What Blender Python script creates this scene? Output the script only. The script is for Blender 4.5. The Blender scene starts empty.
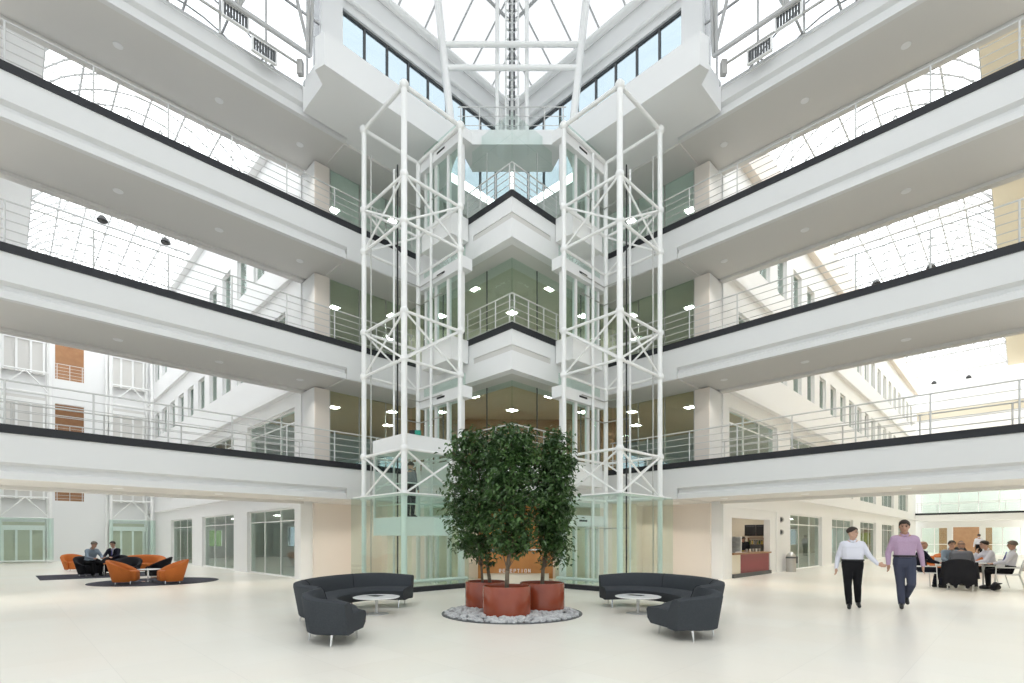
import bpy, bmesh, math, random
from mathutils import Vector, Matrix, Euler
random.seed(7)
PI = math.pi
S2 = math.sqrt(2.0)
sc = bpy.context.scene
COL = sc.collection

# ------------------------------------------------------------------ camera
cam_d = bpy.data.cameras.new('camera')
cam = bpy.data.objects.new('camera', cam_d)
COL.objects.link(cam)
cam.location = (0, 0, 1.45)
cam.rotation_euler = (PI/2, 0, 0)
cam_d.sensor_width = 36.0
cam_d.lens = 18.0
cam_d.shift_x = 0.0
cam_d.shift_y = 197.5/1024
cam_d.clip_start = 0.1
cam_d.clip_end = 500
sc.camera = cam

# ------------------------------------------------------------------ sky and exposure
world = bpy.data.worlds.new('sky')
sc.world = world
world.use_nodes = True
bg = world.node_tree.nodes['Background']
# bright overcast sky: the zenith is about three times as bright as the horizon
wn = world.node_tree
wtc = wn.nodes.new('ShaderNodeTexCoord')
wsep = wn.nodes.new('ShaderNodeSeparateXYZ')
wramp = wn.nodes.new('ShaderNodeValToRGB')
wramp.color_ramp.elements[0].position = 0.0
wramp.color_ramp.elements[0].color = (0.46, 0.485, 0.50, 1)
wramp.color_ramp.elements[1].position = 1.0
wramp.color_ramp.elements[1].color = (0.97, 0.99, 1.0, 1)
wn.links.new(wtc.outputs['Generated'], wsep.inputs[0])
wn.links.new(wsep.outputs['Z'], wramp.inputs['Fac'])
wn.links.new(wramp.outputs['Color'], bg.inputs['Color'])
bg.inputs['Strength'].default_value = 5.0
sc.view_settings.view_transform = 'Standard'
sc.view_settings.look = 'None'
sc.view_settings.exposure = -0.1
sc.view_settings.gamma = 1.0
sc.view_settings.use_curve_mapping = False
sc.cycles.max_bounces = 14
sc.cycles.diffuse_bounces = 7
sc.cycles.glossy_bounces = 3
sc.cycles.transparent_max_bounces = 24
sc.cycles.caustics_reflective = False
sc.cycles.caustics_refractive = False

# ------------------------------------------------------------------ materials
def mat(name, col, rough=0.5, metal=0.0, spec=0.5, emit=None, noise=None, bump=0.0, coat=0.0, scale=8.0):
    m = bpy.data.materials.new(name)
    m.use_nodes = True
    nt = m.node_tree
    b = nt.nodes['Principled BSDF']
    b.inputs['Base Color'].default_value = (*col, 1)
    b.inputs['Roughness'].default_value = rough
    b.inputs['Metallic'].default_value = metal
    b.inputs['Specular IOR Level'].default_value = spec
    if coat:
        b.inputs['Coat Weight'].default_value = coat
        b.inputs['Coat Roughness'].default_value = 0.08
    if emit:
        b.inputs['Emission Color'].default_value = (*emit[0], 1)
        b.inputs['Emission Strength'].default_value = emit[1]
    if noise or bump:
        tc = nt.nodes.new('ShaderNodeTexCoord')
        n = nt.nodes.new('ShaderNodeTexNoise')
        n.inputs['Scale'].default_value = scale
        n.inputs['Detail'].default_value = 4
        nt.links.new(tc.outputs['Object'], n.inputs['Vector'])
        if noise:
            r = nt.nodes.new('ShaderNodeValToRGB')
            r.color_ramp.elements[0].position = 0.3
            r.color_ramp.elements[1].position = 0.7
            r.color_ramp.elements[0].color = (*noise, 1)
            r.color_ramp.elements[1].color = (*col, 1)
            nt.links.new(n.outputs['Fac'], r.inputs['Fac'])
            nt.links.new(r.outputs['Color'], b.inputs['Base Color'])
        if bump:
            bp = nt.nodes.new('ShaderNodeBump')
            bp.inputs['Strength'].default_value = bump
            bp.inputs['Distance'].default_value = 0.01
            nt.links.new(n.outputs['Fac'], bp.inputs['Height'])
            nt.links.new(bp.outputs['Normal'], b.inputs['Normal'])
    return m

def glass(name, tint, refl=0.6, ior=1.35):
    m = bpy.data.materials.new(name)
    m.use_nodes = True
    nt = m.node_tree
    nt.nodes.clear()
    out = nt.nodes.new('ShaderNodeOutputMaterial')
    tr = nt.nodes.new('ShaderNodeBsdfTransparent')
    tr.inputs['Color'].default_value = (*tint, 1)
    gl = nt.nodes.new('ShaderNodeBsdfGlossy')
    gl.inputs['Roughness'].default_value = 0.0
    gl.inputs['Color'].default_value = (refl, refl, refl, 1)
    lw = nt.nodes.new('ShaderNodeLayerWeight')
    lw.inputs['Blend'].default_value = 0.5
    pw = nt.nodes.new('ShaderNodeMath')
    pw.operation = 'POWER'
    pw.inputs[1].default_value = 4.0
    fr = nt.nodes.new('ShaderNodeMath')
    fr.operation = 'MULTIPLY_ADD'
    fr.inputs[1].default_value = 0.6
    fr.inputs[2].default_value = 0.035*(ior-1)/0.35
    nt.links.new(lw.outputs['Facing'], pw.inputs[0])
    nt.links.new(pw.outputs[0], fr.inputs[0])
    mx = nt.nodes.new('ShaderNodeMixShader')
    nt.links.new(fr.outputs[0], mx.inputs[0])
    nt.links.new(tr.outputs[0], mx.inputs[1])
    nt.links.new(gl.outputs[0], mx.inputs[2])
    nt.links.new(mx.outputs[0], out.inputs[0])
    return m

def floor_mat():
    m = mat('cream_stone_floor', (0.78, 0.73, 0.63), 0.28, spec=0.35)
    nt = m.node_tree
    b = nt.nodes['Principled BSDF']
    tc = nt.nodes.new('ShaderNodeTexCoord')
    n = nt.nodes.new('ShaderNodeTexNoise')
    n.inputs['Scale'].default_value = 0.35
    n.inputs['Detail'].default_value = 5
    r = nt.nodes.new('ShaderNodeValToRGB')
    r.color_ramp.elements[0].position = 0.35
    r.color_ramp.elements[1].position = 0.65
    r.color_ramp.elements[0].color = (0.90, 0.845, 0.76, 1)
    r.color_ramp.elements[1].color = (0.89, 0.87, 0.80, 1)
    br = nt.nodes.new('ShaderNodeTexBrick')
    br.offset = 0.0
    br.inputs['Scale'].default_value = 1.0
    br.inputs['Mortar Size'].default_value = 0.004
    br.inputs['Brick Width'].default_value = 0.9
    br.inputs['Row Height'].default_value = 0.9
    br.inputs['Mortar'].default_value = (0.9, 0.9, 0.9, 1)
    br.inputs['Color1'].default_value = (1, 1, 1, 1)
    br.inputs['Color2'].default_value = (0.97, 0.965, 0.955, 1)
    mp = nt.nodes.new('ShaderNodeMapping')
    mp.inputs['Rotation'].default_value = (0, 0, PI/4)
    mx = nt.nodes.new('ShaderNodeMix')
    mx.data_type = 'RGBA'
    mx.blend_type = 'MULTIPLY'
    mx.inputs['Factor'].default_value = 1.0
    nt.links.new(tc.outputs['Object'], n.inputs['Vector'])
    nt.links.new(tc.outputs['Object'], mp.inputs['Vector'])
    nt.links.new(mp.outputs['Vector'], br.inputs['Vector'])
    nt.links.new(n.outputs['Fac'], r.inputs['Fac'])
    nt.links.new(r.outputs['Color'], mx.inputs['A'])
    nt.links.new(br.outputs['Color'], mx.inputs['B'])
    nt.links.new(mx.outputs['Result'], b.inputs['Base Color'])
    return m

M = {
    'fascia': mat('dimmed_white_fascia', (0.74, 0.74, 0.74), 0.6, spec=0.2),  # darker copy of the wall white; the fascias' weaker light is in the colour
    'carpet': mat('grey_bounce_cut_carpet', (0.20, 0.20, 0.21), 0.95, spec=0.1, noise=(0.16, 0.16, 0.17), scale=30),
    'white': mat('white_wall_paint', (0.84, 0.84, 0.84), 0.6, spec=0.2),
    'soffit': mat('shade_grey_soffit', (0.68, 0.665, 0.64), 0.7, spec=0.2),  # white soffits greyed, their shade put into the colour
    'steel': mat('white_steel_paint', (0.88, 0.88, 0.87), 0.35),
    'beige': mat('warm_beige_plaster', (0.80, 0.73, 0.67), 0.7, spec=0.2),
    'cream': mat('cream_panel', (0.80, 0.74, 0.62), 0.7, spec=0.2),
    'band': mat('black_edge_band', (0.025, 0.026, 0.03), 0.5, spec=0.3),
    'black': mat('black_plastic', (0.02, 0.02, 0.022), 0.5),
    'dark': mat('dark_grey_metal', (0.08, 0.085, 0.09), 0.45),
    'floor': floor_mat(),
    'glass': glass('clear_green_glass', (0.90, 0.965, 0.935)),
    'glass_pale': glass('pale_clear_glass', (0.95, 0.985, 0.97), 0.55, 1.3),
    'glass_blue': glass('blue_tinted_glass', (0.46, 0.505, 0.53)),
    'roofglass': glass('roof_glass', (0.99, 1.0, 1.0), 0.4, 1.15),
    'roofglass_main': glass('dimming_roof_glass', (0.28, 0.284, 0.288), 0.4, 1.15),  # dark tint added to cut the daylight entering the atrium
    'roofglass_side': glass('clear_side_glazing', (0.72, 0.73, 0.74), 0.4, 1.15),
    'railsteel': mat('silhouette_grey_rail', (0.62, 0.62, 0.61), 0.35),  # white rails greyed to paint in their silhouette against the bright halls
    'stubble': mat('short_stubble', (0.27, 0.175, 0.13), 0.8),
    'roofsteel': mat('shade_grey_roof_steel', (0.52, 0.52, 0.52), 0.4),  # white steel greyed to hold the shade of its backlit underside
    'ceil1': mat('tan_bounce_ceiling', (0.62, 0.48, 0.33), 0.7, spec=0.2),  # brown reflected from the floor is painted into this ceiling
    'ceil2': mat('olive_bounce_ceiling', (0.56, 0.55, 0.45), 0.7, spec=0.2),  # reflected floor colour painted into the ceiling; also used on far lift doors
    'ceil3': mat('pale_office_ceiling', (0.82, 0.84, 0.82), 0.7, spec=0.2),
    'fabric': mat('charcoal_blue_wool', (0.058, 0.064, 0.072), 0.9, spec=0.15, noise=(0.048, 0.053, 0.060), bump=0.3, scale=60),
    'orange': mat('burnt_orange_fabric', (0.56, 0.165, 0.035), 0.7, spec=0.25, noise=(0.50, 0.14, 0.03), scale=30),
    'blackfab': mat('black_fabric', (0.018, 0.018, 0.022), 0.85, spec=0.2),
    'rug': mat('dark_slate_carpet', (0.07, 0.07, 0.085), 0.95, spec=0.1, noise=(0.055, 0.055, 0.07), scale=40),
    'satin': mat('satin_aluminium', (0.62, 0.62, 0.62), 0.45, 0.3),
    'chrome': mat('polished_chrome', (0.75, 0.75, 0.76), 0.18, 1.0),
    'terra': mat('glazed_terracotta', (0.30, 0.058, 0.022), 0.25, noise=(0.26, 0.048, 0.02), coat=0.25, scale=5),
    'soil': mat('dark_soil', (0.03, 0.02, 0.014), 0.95, bump=1.0, scale=30),
    'bark': mat('grey_bark', (0.22, 0.17, 0.12), 0.9, noise=(0.13, 0.10, 0.07), bump=0.6, scale=20),
    'leaf': mat('glossy_dark_leaf', (0.10, 0.19, 0.055), 0.30, noise=(0.020, 0.055, 0.016), scale=5),
    'pebble': mat('pale_grey_pebble', (0.62, 0.62, 0.62), 0.7, noise=(0.42, 0.42, 0.43), scale=7),
    'wood': mat('orange_wood_veneer', (0.55, 0.24, 0.07), 0.35, noise=(0.46, 0.19, 0.05), scale=3),
    'walnut': mat('brown_wood_panel', (0.36, 0.20, 0.10), 0.5, noise=(0.30, 0.16, 0.08), scale=3),
    'red': mat('dark_red_laminate', (0.24, 0.022, 0.032), 0.4),
    'screen': mat('dark_menu_board', (0.012, 0.012, 0.014), 0.3),
    'lamp': mat('lit_lamp_face', (1, 1, 1), 0.5, emit=((1.0, 0.96, 0.88), 6.0)),
    'panel_light': mat('lit_ceiling_panel', (1, 1, 1), 0.5, emit=((1.0, 0.97, 0.92), 36.0)),
    'green_sign': mat('green_sign_face', (0.01, 0.28, 0.20), 0.4),
    'hedge': mat('garden_green', (0.11, 0.20, 0.045), 0.9, noise=(0.05, 0.12, 0.025), scale=3),
    'skin': mat('skin', (0.56, 0.34, 0.25), 0.5),
    'skin2': mat('tanned_skin', (0.46, 0.26, 0.18), 0.5),
    'hair': mat('dark_brown_hair', (0.03, 0.018, 0.012), 0.6),
    'hairgrey': mat('grey_brown_hair', (0.14, 0.11, 0.09), 0.7),
    'eye': mat('dark_eye', (0.02, 0.015, 0.012), 0.2),
    'lip': mat('lip', (0.38, 0.16, 0.13), 0.5),
    'shoe': mat('black_leather', (0.012, 0.012, 0.013), 0.3),
    'sh_white': mat('white_cotton_shirt', (0.72, 0.72, 0.80), 0.8, spec=0.2),
    'sh_lilac': mat('lilac_check_shirt', (0.50, 0.36, 0.49), 0.8, spec=0.2, noise=(0.44, 0.30, 0.43), scale=50),
    'sh_blue': mat('grey_blue_shirt', (0.22, 0.28, 0.35), 0.8, spec=0.2),
    'sh_grey': mat('slate_grey_shirt', (0.16, 0.165, 0.19), 0.8, spec=0.2),
    'tr_black': mat('black_trousers', (0.010, 0.010, 0.012), 0.85, spec=0.2),
    'tr_slate': mat('slate_blue_trousers', (0.060, 0.066, 0.10), 0.85, spec=0.2),
    'navy': mat('navy_suit_cloth', (0.015, 0.017, 0.030), 0.85, spec=0.2),
    'tie': mat('blue_tie', (0.10, 0.10, 0.30), 0.6),
    'tabletop': mat('white_laminate', (0.85, 0.85, 0.85), 0.25),
    'stainless': mat('brushed_stainless', (0.55, 0.54, 0.52), 0.35, 0.9),
    'gold': mat('brass_yellow', (0.65, 0.48, 0.10), 0.5),
}

# ------------------------------------------------------------------ building helpers
class MB:
    """collects geometry for ONE mesh object"""
    def __init__(s):
        s.v = []
        s.f = []
    def poly(s, pts):
        n = len(s.v)
        s.v += [tuple(p) for p in pts]
        s.f.append(tuple(range(n, n+len(pts))))
        return s
    def hexa(s, p):
        n = len(s.v)
        s.v += [tuple(q) for q in p]
        for f in ((0, 3, 2, 1), (4, 5, 6, 7), (0, 1, 5, 4), (1, 2, 6, 5), (2, 3, 7, 6), (3, 0, 4, 7)):
            s.f.append(tuple(n+i for i in f))
        return s
    def box(s, x0, x1, y0, y1, z0, z1):
        return s.hexa([(x0, y0, z0), (x1, y0, z0), (x1, y1, z0), (x0, y1, z0),
                       (x0, y0, z1), (x1, y0, z1), (x1, y1, z1), (x0, y1, z1)])
    def rbox(s, c, ax, ay, hx, hy, z0, z1):
        """box on axes ax, ay (2-D unit vectors) about centre c"""
        cs = [(c[0]+ax[0]*i*hx+ay[0]*j*hy, c[1]+ax[1]*i*hx+ay[1]*j*hy) for i, j in ((-1, -1), (1, -1), (1, 1), (-1, 1))]
        return s.hexa([(x, y, z0) for x, y in cs]+[(x, y, z1) for x, y in cs])
    def prism(s, pts, z0, z1):
        n = len(s.v)
        k = len(pts)
        s.v += [(p[0], p[1], z0) for p in pts]+[(p[0], p[1], z1) for p in pts]
        s.f.append(tuple(reversed(range(n, n+k))))
        s.f.append(tuple(range(n+k, n+2*k)))
        for i in range(k):
            j = (i+1) % k
            s.f.append((n+i, n+j, n+k+j, n+k+i))
        return s
    def sweep(s, A, B):
        """prism between two matching closed 3-D outlines"""
        n = len(s.v)
        k = len(A)
        s.v += [tuple(p) for p in A]+[tuple(p) for p in B]
        s.f.append(tuple(reversed(range(n, n+k))))
        s.f.append(tuple(range(n+k, n+2*k)))
        for i in range(k):
            j = (i+1) % k
            s.f.append((n+i, n+j, n+k+j, n+k+i))
        return s
    def tube(s, a, b, r, n=8, r2=None):
        a = Vector(a)
        b = Vector(b)
        d = b-a
        if d.length < 1e-6:
            return s
        r2 = r if r2 is None else r2
        q = d.to_track_quat('Z', 'Y')
        A = [a+q @ Vector((r*math.cos(2*PI*i/n), r*math.sin(2*PI*i/n), 0)) for i in range(n)]
        B = [b+q @ Vector((r2*math.cos(2*PI*i/n), r2*math.sin(2*PI*i/n), 0)) for i in range(n)]
        return s.sweep(A, B)
    def path(s, pts, r, n=6):
        for a, b in zip(pts, pts[1:]):
            s.tube(a, b, r, n)
        return s
    def ball(s, c, r, n=8, sq=(1, 1, 1)):
        base = len(s.v)
        rings = max(3, n//2)
        for i in range(1, rings):
            t = PI*i/rings
            for j in range(n):
                p = 2*PI*j/n
                s.v.append((c[0]+r*sq[0]*math.sin(t)*math.cos(p), c[1]+r*sq[1]*math.sin(t)*math.sin(p), c[2]+r*sq[2]*math.cos(t)))
        top = len(s.v)
        s.v.append((c[0], c[1], c[2]+r*sq[2]))
        s.v.append((c[0], c[1], c[2]-r*sq[2]))
        for j in range(n):
            k = (j+1) % n
            s.f.append((top, base+j, base+k))
            for i in range(rings-2):
                s.f.append((base+i*n+j, base+(i+1)*n+j, base+(i+1)*n+k, base+i*n+k))
            s.f.append((top+1, base+(rings-2)*n+k, base+(rings-2)*n+j))
        return s
    def lathe(s, prof, c=(0, 0), n=24):
        """prof: list of (r, z); closed with end discs"""
        base = len(s.v)
        for r, z in prof:
            for j in range(n):
                a = 2*PI*j/n
                s.v.append((c[0]+r*math.cos(a), c[1]+r*math.sin(a), z))
        for i in range(len(prof)-1):
            for j in range(n):
                k = (j+1) % n
                s.f.append((base+i*n+j, base+i*n+k, base+(i+1)*n+k, base+(i+1)*n+j))
        s.f.append(tuple(reversed(range(base, base+n))))
        e = base+(len(prof)-1)*n
        s.f.append(tuple(range(e, e+n)))
        return s
    def build(s, name, m, parent=None, smooth=False, recalc=True):
        me = bpy.data.meshes.new(name)
        me.from_pydata(s.v, [], s.f)
        if recalc:
            bm = bmesh.new()
            bm.from_mesh(me)
            bmesh.ops.recalc_face_normals(bm, faces=bm.faces)
            bm.to_mesh(me)
            bm.free()
        me.materials.append(M[m] if isinstance(m, str) else m)
        if smooth:
            for p in me.polygons:
                p.use_smooth = True
        o = bpy.data.objects.new(name, me)
        COL.objects.link(o)
        if parent:
            o.parent = parent
        return o

def tag(o, label=None, cat=None, group=None, kind=None):
    if label: o['label'] = label
    if cat: o['category'] = cat
    if group: o['group'] = group
    if kind: o['kind'] = kind
    return o

def thing(name, label, cat, loc=(0, 0, 0), rz=0.0, group=None):
    o = bpy.data.objects.new(name, None)
    o.empty_display_size = 0.2
    COL.objects.link(o)
    o.location = loc
    o.rotation_euler = (0, 0, rz)
    return tag(o, label, cat, group)

def struct(o):
    o['kind'] = 'structure'
    return o

def copy_tree(o, parent=None):
    c = o.copy()
    COL.objects.link(c)
    if parent:
        c.parent = parent
    for ch in list(o.children):
        copy_tree(ch, c)
    return c

def W(u, v, z, s):
    """building axes: u runs right and away, v left and away; s=-1 mirrors to the right side"""
    return Vector((s*(u-v)/S2, (u+v)/S2, z))

def W2(u, v, s):
    return (s*(u-v)/S2, (u+v)/S2)

def ubox(mb, u0, u1, v0, v1, z0, z1, s):
    return mb.hexa([W(u0, v0, z0, s), W(u1, v0, z0, s), W(u1, v1, z0, s), W(u0, v1, z0, s),
                    W(u0, v0, z1, s), W(u1, v0, z1, s), W(u1, v1, z1, s), W(u0, v1, z1, s)])

def wall_holes(mb, a0, a1, z0, z1, holes, put):
    """fills a wall rectangle around holes (a0,a1,z0,z1); put(a0,a1,z0,z1) adds one solid piece"""
    zs = sorted({z0, z1} | {min(max(h[i], z0), z1) for h in holes for i in (2, 3)})
    for za, zb in zip(zs, zs[1:]):
        if zb-za < 1e-4: continue
        zm = (za+zb)/2
        cuts = sorted((h[0], h[1]) for h in holes if h[2] < zm < h[3])
        a = a0
        for c0, c1 in cuts:
            if c0 > a: put(a, c0, za, zb)
            a = max(a, c1)
        if a < a1: put(a, a1, za, zb)

LEV = [0.0, 3.92, 7.84, 11.76, 15.60]
SIDE = {1: 'left', -1: 'right'}
VEND = {1: 44.0, -1: 64.0}
FLOORNAME = {1: 'first-floor', 2: 'second-floor', 3: 'third-floor', 4: 'roof-level'}
UW = 7.57            # hall wall plane
VF, VB = 15.6, 18.2  # bridge faces
UC = 10.7            # faces of the corner block
RZW = 19.7
NWIN = [0]
def next_window():
    NWIN[0] += 1
    return 'window_%d' % NWIN[0]
NTRIM = [0]
def next_trim():
    NTRIM[0] += 1
    return 'trim_%d' % NTRIM[0]

# ------------------------------------------------------------------ floor
struct(MB().box(-75, 75, -22, 75, -0.3, 0.0).build('floor', 'floor'))

# ------------------------------------------------------------------ slabs of the block behind the atrium
def slab_poly(apex=None):
    a = UC+.03 if apex is None else apex
    L = [(a, a), (a, max(a, VF+.03)), (8.0, max(a, VF+.03)), (8.0, 18.4), (UW+.36, 18.4), (UW+.36, VEND[1]), (16, VEND[1]), (16, 16.2)]
    R = [(a, a), (a, max(a, VF+.03)), (8.0, max(a, VF+.03)), (8.0, 18.4), (UW+.36, 18.4), (UW+.36, VEND[-1]), (16, VEND[-1]), (16, 16.2)]
    if apex is not None:
        del L[1], R[1]
        L[-1] = R[-1] = (17, 17)
    pts = [W2(u, v, 1) for u, v in L]
    rp = [W2(u, v, -1) for u, v in R]
    return pts+list(reversed(rp))[:-1]
for i in (1, 2, 3):
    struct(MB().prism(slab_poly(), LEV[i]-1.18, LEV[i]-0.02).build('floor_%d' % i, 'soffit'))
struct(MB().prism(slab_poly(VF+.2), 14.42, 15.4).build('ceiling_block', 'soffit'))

# the rest of the atrium behind the camera: plain walls with long window bands
for s in (1, -1):
    holes = [(-9 + k*4.2, -9+k*4.2+3.4, z+1.0, z+3.0) for k in range(6) for z in LEV[:4]]
    mb = MB()
    wall_holes(mb, -9.3, 15.5, 0, RZW, holes, lambda a, b, z0, z1: ubox(mb, a, b, -9.4, -9.0, z0, z1, s))
    wb = struct(mb.build('wall_back_%s' % SIDE[s], 'white'))
    g = MB()
    for a, b, z0, z1 in holes:
        g.poly([W(a, -9.2, z0, s), W(b, -9.2, z0, s), W(b, -9.2, z1, s), W(a, -9.2, z1, s)])
    g.build('pane', 'glass_blue', wb)

# ------------------------------------------------------------------ walls of the two halls
BAYS = [(18.75, 23.8), (25.6, 30.8), (32.8, 37.8), (39.8, 44.8), (47.0, 52.0), (54.2, 59.2)]
def hall(s):
    vend = VEND[s]
    holes = []
    wins = []
    bays = [b for b in BAYS if b[1] < vend-1]
    for k, (a, b) in enumerate(bays):
        holes.append((a, b, -0.01, 2.62)); wins.append((a, b, 0.0, 2.62, k))
        holes.append((a, b, 3.95, 6.25)); wins.append((a, b, 3.95, 6.25, k))
    v = 19.6
    while v < vend-2.5:
        for z0, z1 in ((8.35, 10.0), (12.2, 14.0)):
            holes.append((v, v+1.25, z0, z1)); wins.append((v, v+1.25, z0, z1, -1))
        v += 2.15
    mb = MB()
    wall_holes(mb, 18.4, vend, 0, 17.0, holes, lambda a, b, z0, z1: ubox(mb, UW, UW+.35, a, b, z0, z1, s))
    struct(mb.build('wall_%s' % SIDE[s], 'white'))
    for a, b, z0, z1, k in wins:
        if s == -1 and k == 0 and z0 == 0.0:
            continue     # the cafe hatch
        f = MB()
        t = 0.06
        ubox(f, UW+.12, UW+.22, a, a+t, z0, z1, s); ubox(f, UW+.12, UW+.22, b-t, b, z0, z1, s)
        ubox(f, UW+.12, UW+.22, a+t, b-t, z1-t, z1, s); ubox(f, UW+.12, UW+.22, a+t, b-t, z0, z0+t, s)
        if k >= 0:
            for q in (1, 2):
                m_ = a+(b-a)*q/3
                ubox(f, UW+.14, UW+.20, m_-.02, m_+.02, z0+t, z1-t, s)
            ubox(f, UW+.14, UW+.20, a+t, b-t, z1-.5, z1-.46, s)
        fo = struct(f.build(next_window(), 'steel'))
        g = ubox(MB(), UW+.16, UW+.175, a+t, b-t, z0+t, z1-t, s).build('pane', 'glass', fo)
    # cornices along the hall wall
    for z0, z1, d in ((3.25, 3.42, .14), (6.75, 7.0, .22), (10.9, 11.1, .16), (16.6, 17.0, .3) if s == 1 else (15.5, 17.0, .3)):
        struct(ubox(MB(), UW-d, UW, 18.4, vend, z0, z1, s).build(next_trim(), 'white' if z1 < 17 or s == 1 else 'beige'))
    if s == -1:
        struct(ubox(MB(), -.25, UW-.31, vend-2.0, vend-1.6, 12.7, 13.5, s).build(next_trim(), 'cream'))
    # facing hall wall, the strip of solid roof beside it
    mb = MB()
    struct(ubox(mb, -0.6, -0.25, 18.4, vend+.3, 0, 17.3, s).build('wall_%s_outer' % SIDE[s], 'white' if s == 1 else 'cream'))
    struct(ubox(MB(), -0.25, 1.0, 18.4, vend, 17.0, 17.3, s).build('ceiling_%s_strip' % SIDE[s], 'white' if s == 1 else 'cream'))
    # outer facade of the offices beside the hall
    holes = [(v0, v0+3.0, zl+0.9, zl+2.4) for zl in LEV[:4] for v0 in (20, 24.5, 29, 33.5, 38, 44.5, 49, 53.5) if v0+3 < vend]
    mb = MB()
    wall_holes(mb, 16.2, vend, 0, 14.4, holes, lambda a, b, z0, z1: ubox(mb, 16.0, 16.25, a, b, z0, z1, s))
    me_ = MB()
    wall_holes(me_, UW+.36, 16.25, 0, 14.4, [(10.6, 12.2, .9, 2.1)], lambda a, b, z0, z1: ubox(me_, a, b, vend+.02, vend+.27, z0, z1, s))
    struct(me_.build('wall_%s_office_end' % SIDE[s], 'white'))
    wo = struct(mb.build('wall_%s_office' % SIDE[s], 'white'))
    g = MB()
    for a, b, z0, z1 in holes:
        ubox(g, 16.1, 16.12, a, b, z0, z1, s)
    g.build('pane', 'glass_blue', wo)
for s in (1, -1):
    hall(s)

# hall vaults: glazed barrel roofs with ribs
def vault(s):
    vend = VEND[s]
    u0, u1, z0, rise = 1.0, UW-.02, 17.05, 1.9
    n = 12
    def pt(t, v, dz=0.0):
        return W(u0+(u1-u0)*t, v, z0+rise*max(0.0, math.sin(PI*t))**0.8+dz, s)
    g = MB()
    for i in range(n):
        a, b = i/n, (i+1)/n
        g.poly([pt(a, 18.4, .05), pt(b, 18.4, .05), pt(b, vend, .05), pt(a, vend, .05)])
    go = struct(g.build('ceiling_%s_vault' % SIDE[s], 'roofglass', recalc=False))
    r = MB()
    v = 18.5
    while v <= vend:
        r.path([pt(i/n, v) for i in range(n+1)], 0.036, 4)
        v += 0.9
    r.build('glazing_bar', 'roofsteel', go)
    p = MB()
    for i in range(0, n+1, 2):
        p.tube(pt(i/n, 18.4), pt(i/n, vend), 0.04, 6)
    p.build('purlin', 'roofsteel', go)
    # lattice tie trusses across the hall
    k = 0
    for v in range(20, int(vend), 6):
        t = thing('roof_truss', '', 'truss', W(4.2, v, 16.9, s), group='lattice trusses under the glass vaults')
        tb = MB()
        o = W(4.2, v, 16.9, s)
        def q(u, z): return W(u, v, z, s)-o
        tb.tube(q(1.0, 16.9), q(UW, 16.9), .06, 6)
        dg = MB()
        N = 6
        for i in range(N):
            a = 1.0+(UW-1.0)*i/N; b = 1.0+(UW-1.0)*(i+1)/N
            ta, tbm = (a-u0)/(u1-u0), ((a+b)/2-u0)/(u1-u0)
            zt = z0+rise*math.sin(PI*min(max(tbm, 0), 1))**0.8
            dg.tube(q(a, 16.9), q((a+b)/2, zt), .035, 6)
            dg.tube(q((a+b)/2, zt), q(b, 16.9), .035, 6)
        tb.build('bottom_chord', 'roofsteel', t)
        dg.build('diagonal', 'roofsteel', t)
        k += 1
        t['label'] = 'white lattice roof truss spanning the %s hall vault, number %s from the atrium' % (SIDE[s], ['one', 'two', 'three', 'four', 'five', 'six', 'seven', 'eight'][k-1])
for s in (1, -1):
    vault(s)

# end walls of the halls with open galleries
def end_wall_left():
    v = VEND[1]
    holes = [(2.5, 3.95, LEV[i]+0.0, LEV[i]+2.35) for i in (1, 2, 3)]
    mb = MB()
    wall_holes(mb, -0.6, UW+.35, 0, 18.9, holes, lambda a, b, z0, z1: ubox(mb, a, b, v, v+.3, z0, z1, 1))
    struct(mb.build('wall_left_end', 'white'))
    mb = MB()
    ubox(mb, -0.6, UW+.35, v+2.5, v+2.7, 0, 17, 1)
    struct(mb.build('wall_left_gallery', 'walnut'))
    for i in (1, 2, 3):
        struct(ubox(MB(), -.6, UW+.35, v+.3, v+2.5, LEV[i]-.4, LEV[i], 1).build('floor_gallery_%d' % i, 'white'))
        rail('railing', 'white railing across the %s gallery opening in the left hall end wall' % FLOORNAME[i],
             [W(2.5, v+.05, LEV[i], 1), W(3.95, v+.05, LEV[i], 1)], h=1.0, step=.7, bars=4)

# ------------------------------------------------------------------ railings
def rail(name, label, pts, h=0.98, step=1.5, bars=4, group='white tubular railings', rad=0.021, start=0.1):
    pts = [Vector(p) for p in pts]
    base = pts[0].copy()
    t = thing(name, label, 'railing', base, group=group)
    up = Vector((0, 0, h))
    P = [p-base for p in pts]
    MB().path([p+up for p in P], rad, 8).build('top_rail', 'railsteel', t, smooth=False)
    for k in range(bars):
        z = Vector((0, 0, h*(k+0.7)/(bars+0.7)))
        MB().path([p+z for p in P], rad*0.55, 6).build('rail', 'railsteel', t)
    for a, b in zip(P, P[1:]):
        d = b-a
        L = d.length
        n = max(1, round(L/step))
        for i in range(n+1):
            if i == n and b is not P[-1] and False: continue
            f = min(max(i/n, start/L), 1-start/L)
            p = a+d*f
            MB().tube(p, p+up, rad*0.95, 8).build('post', 'railsteel', t)
    return t

end_wall_left()

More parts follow.
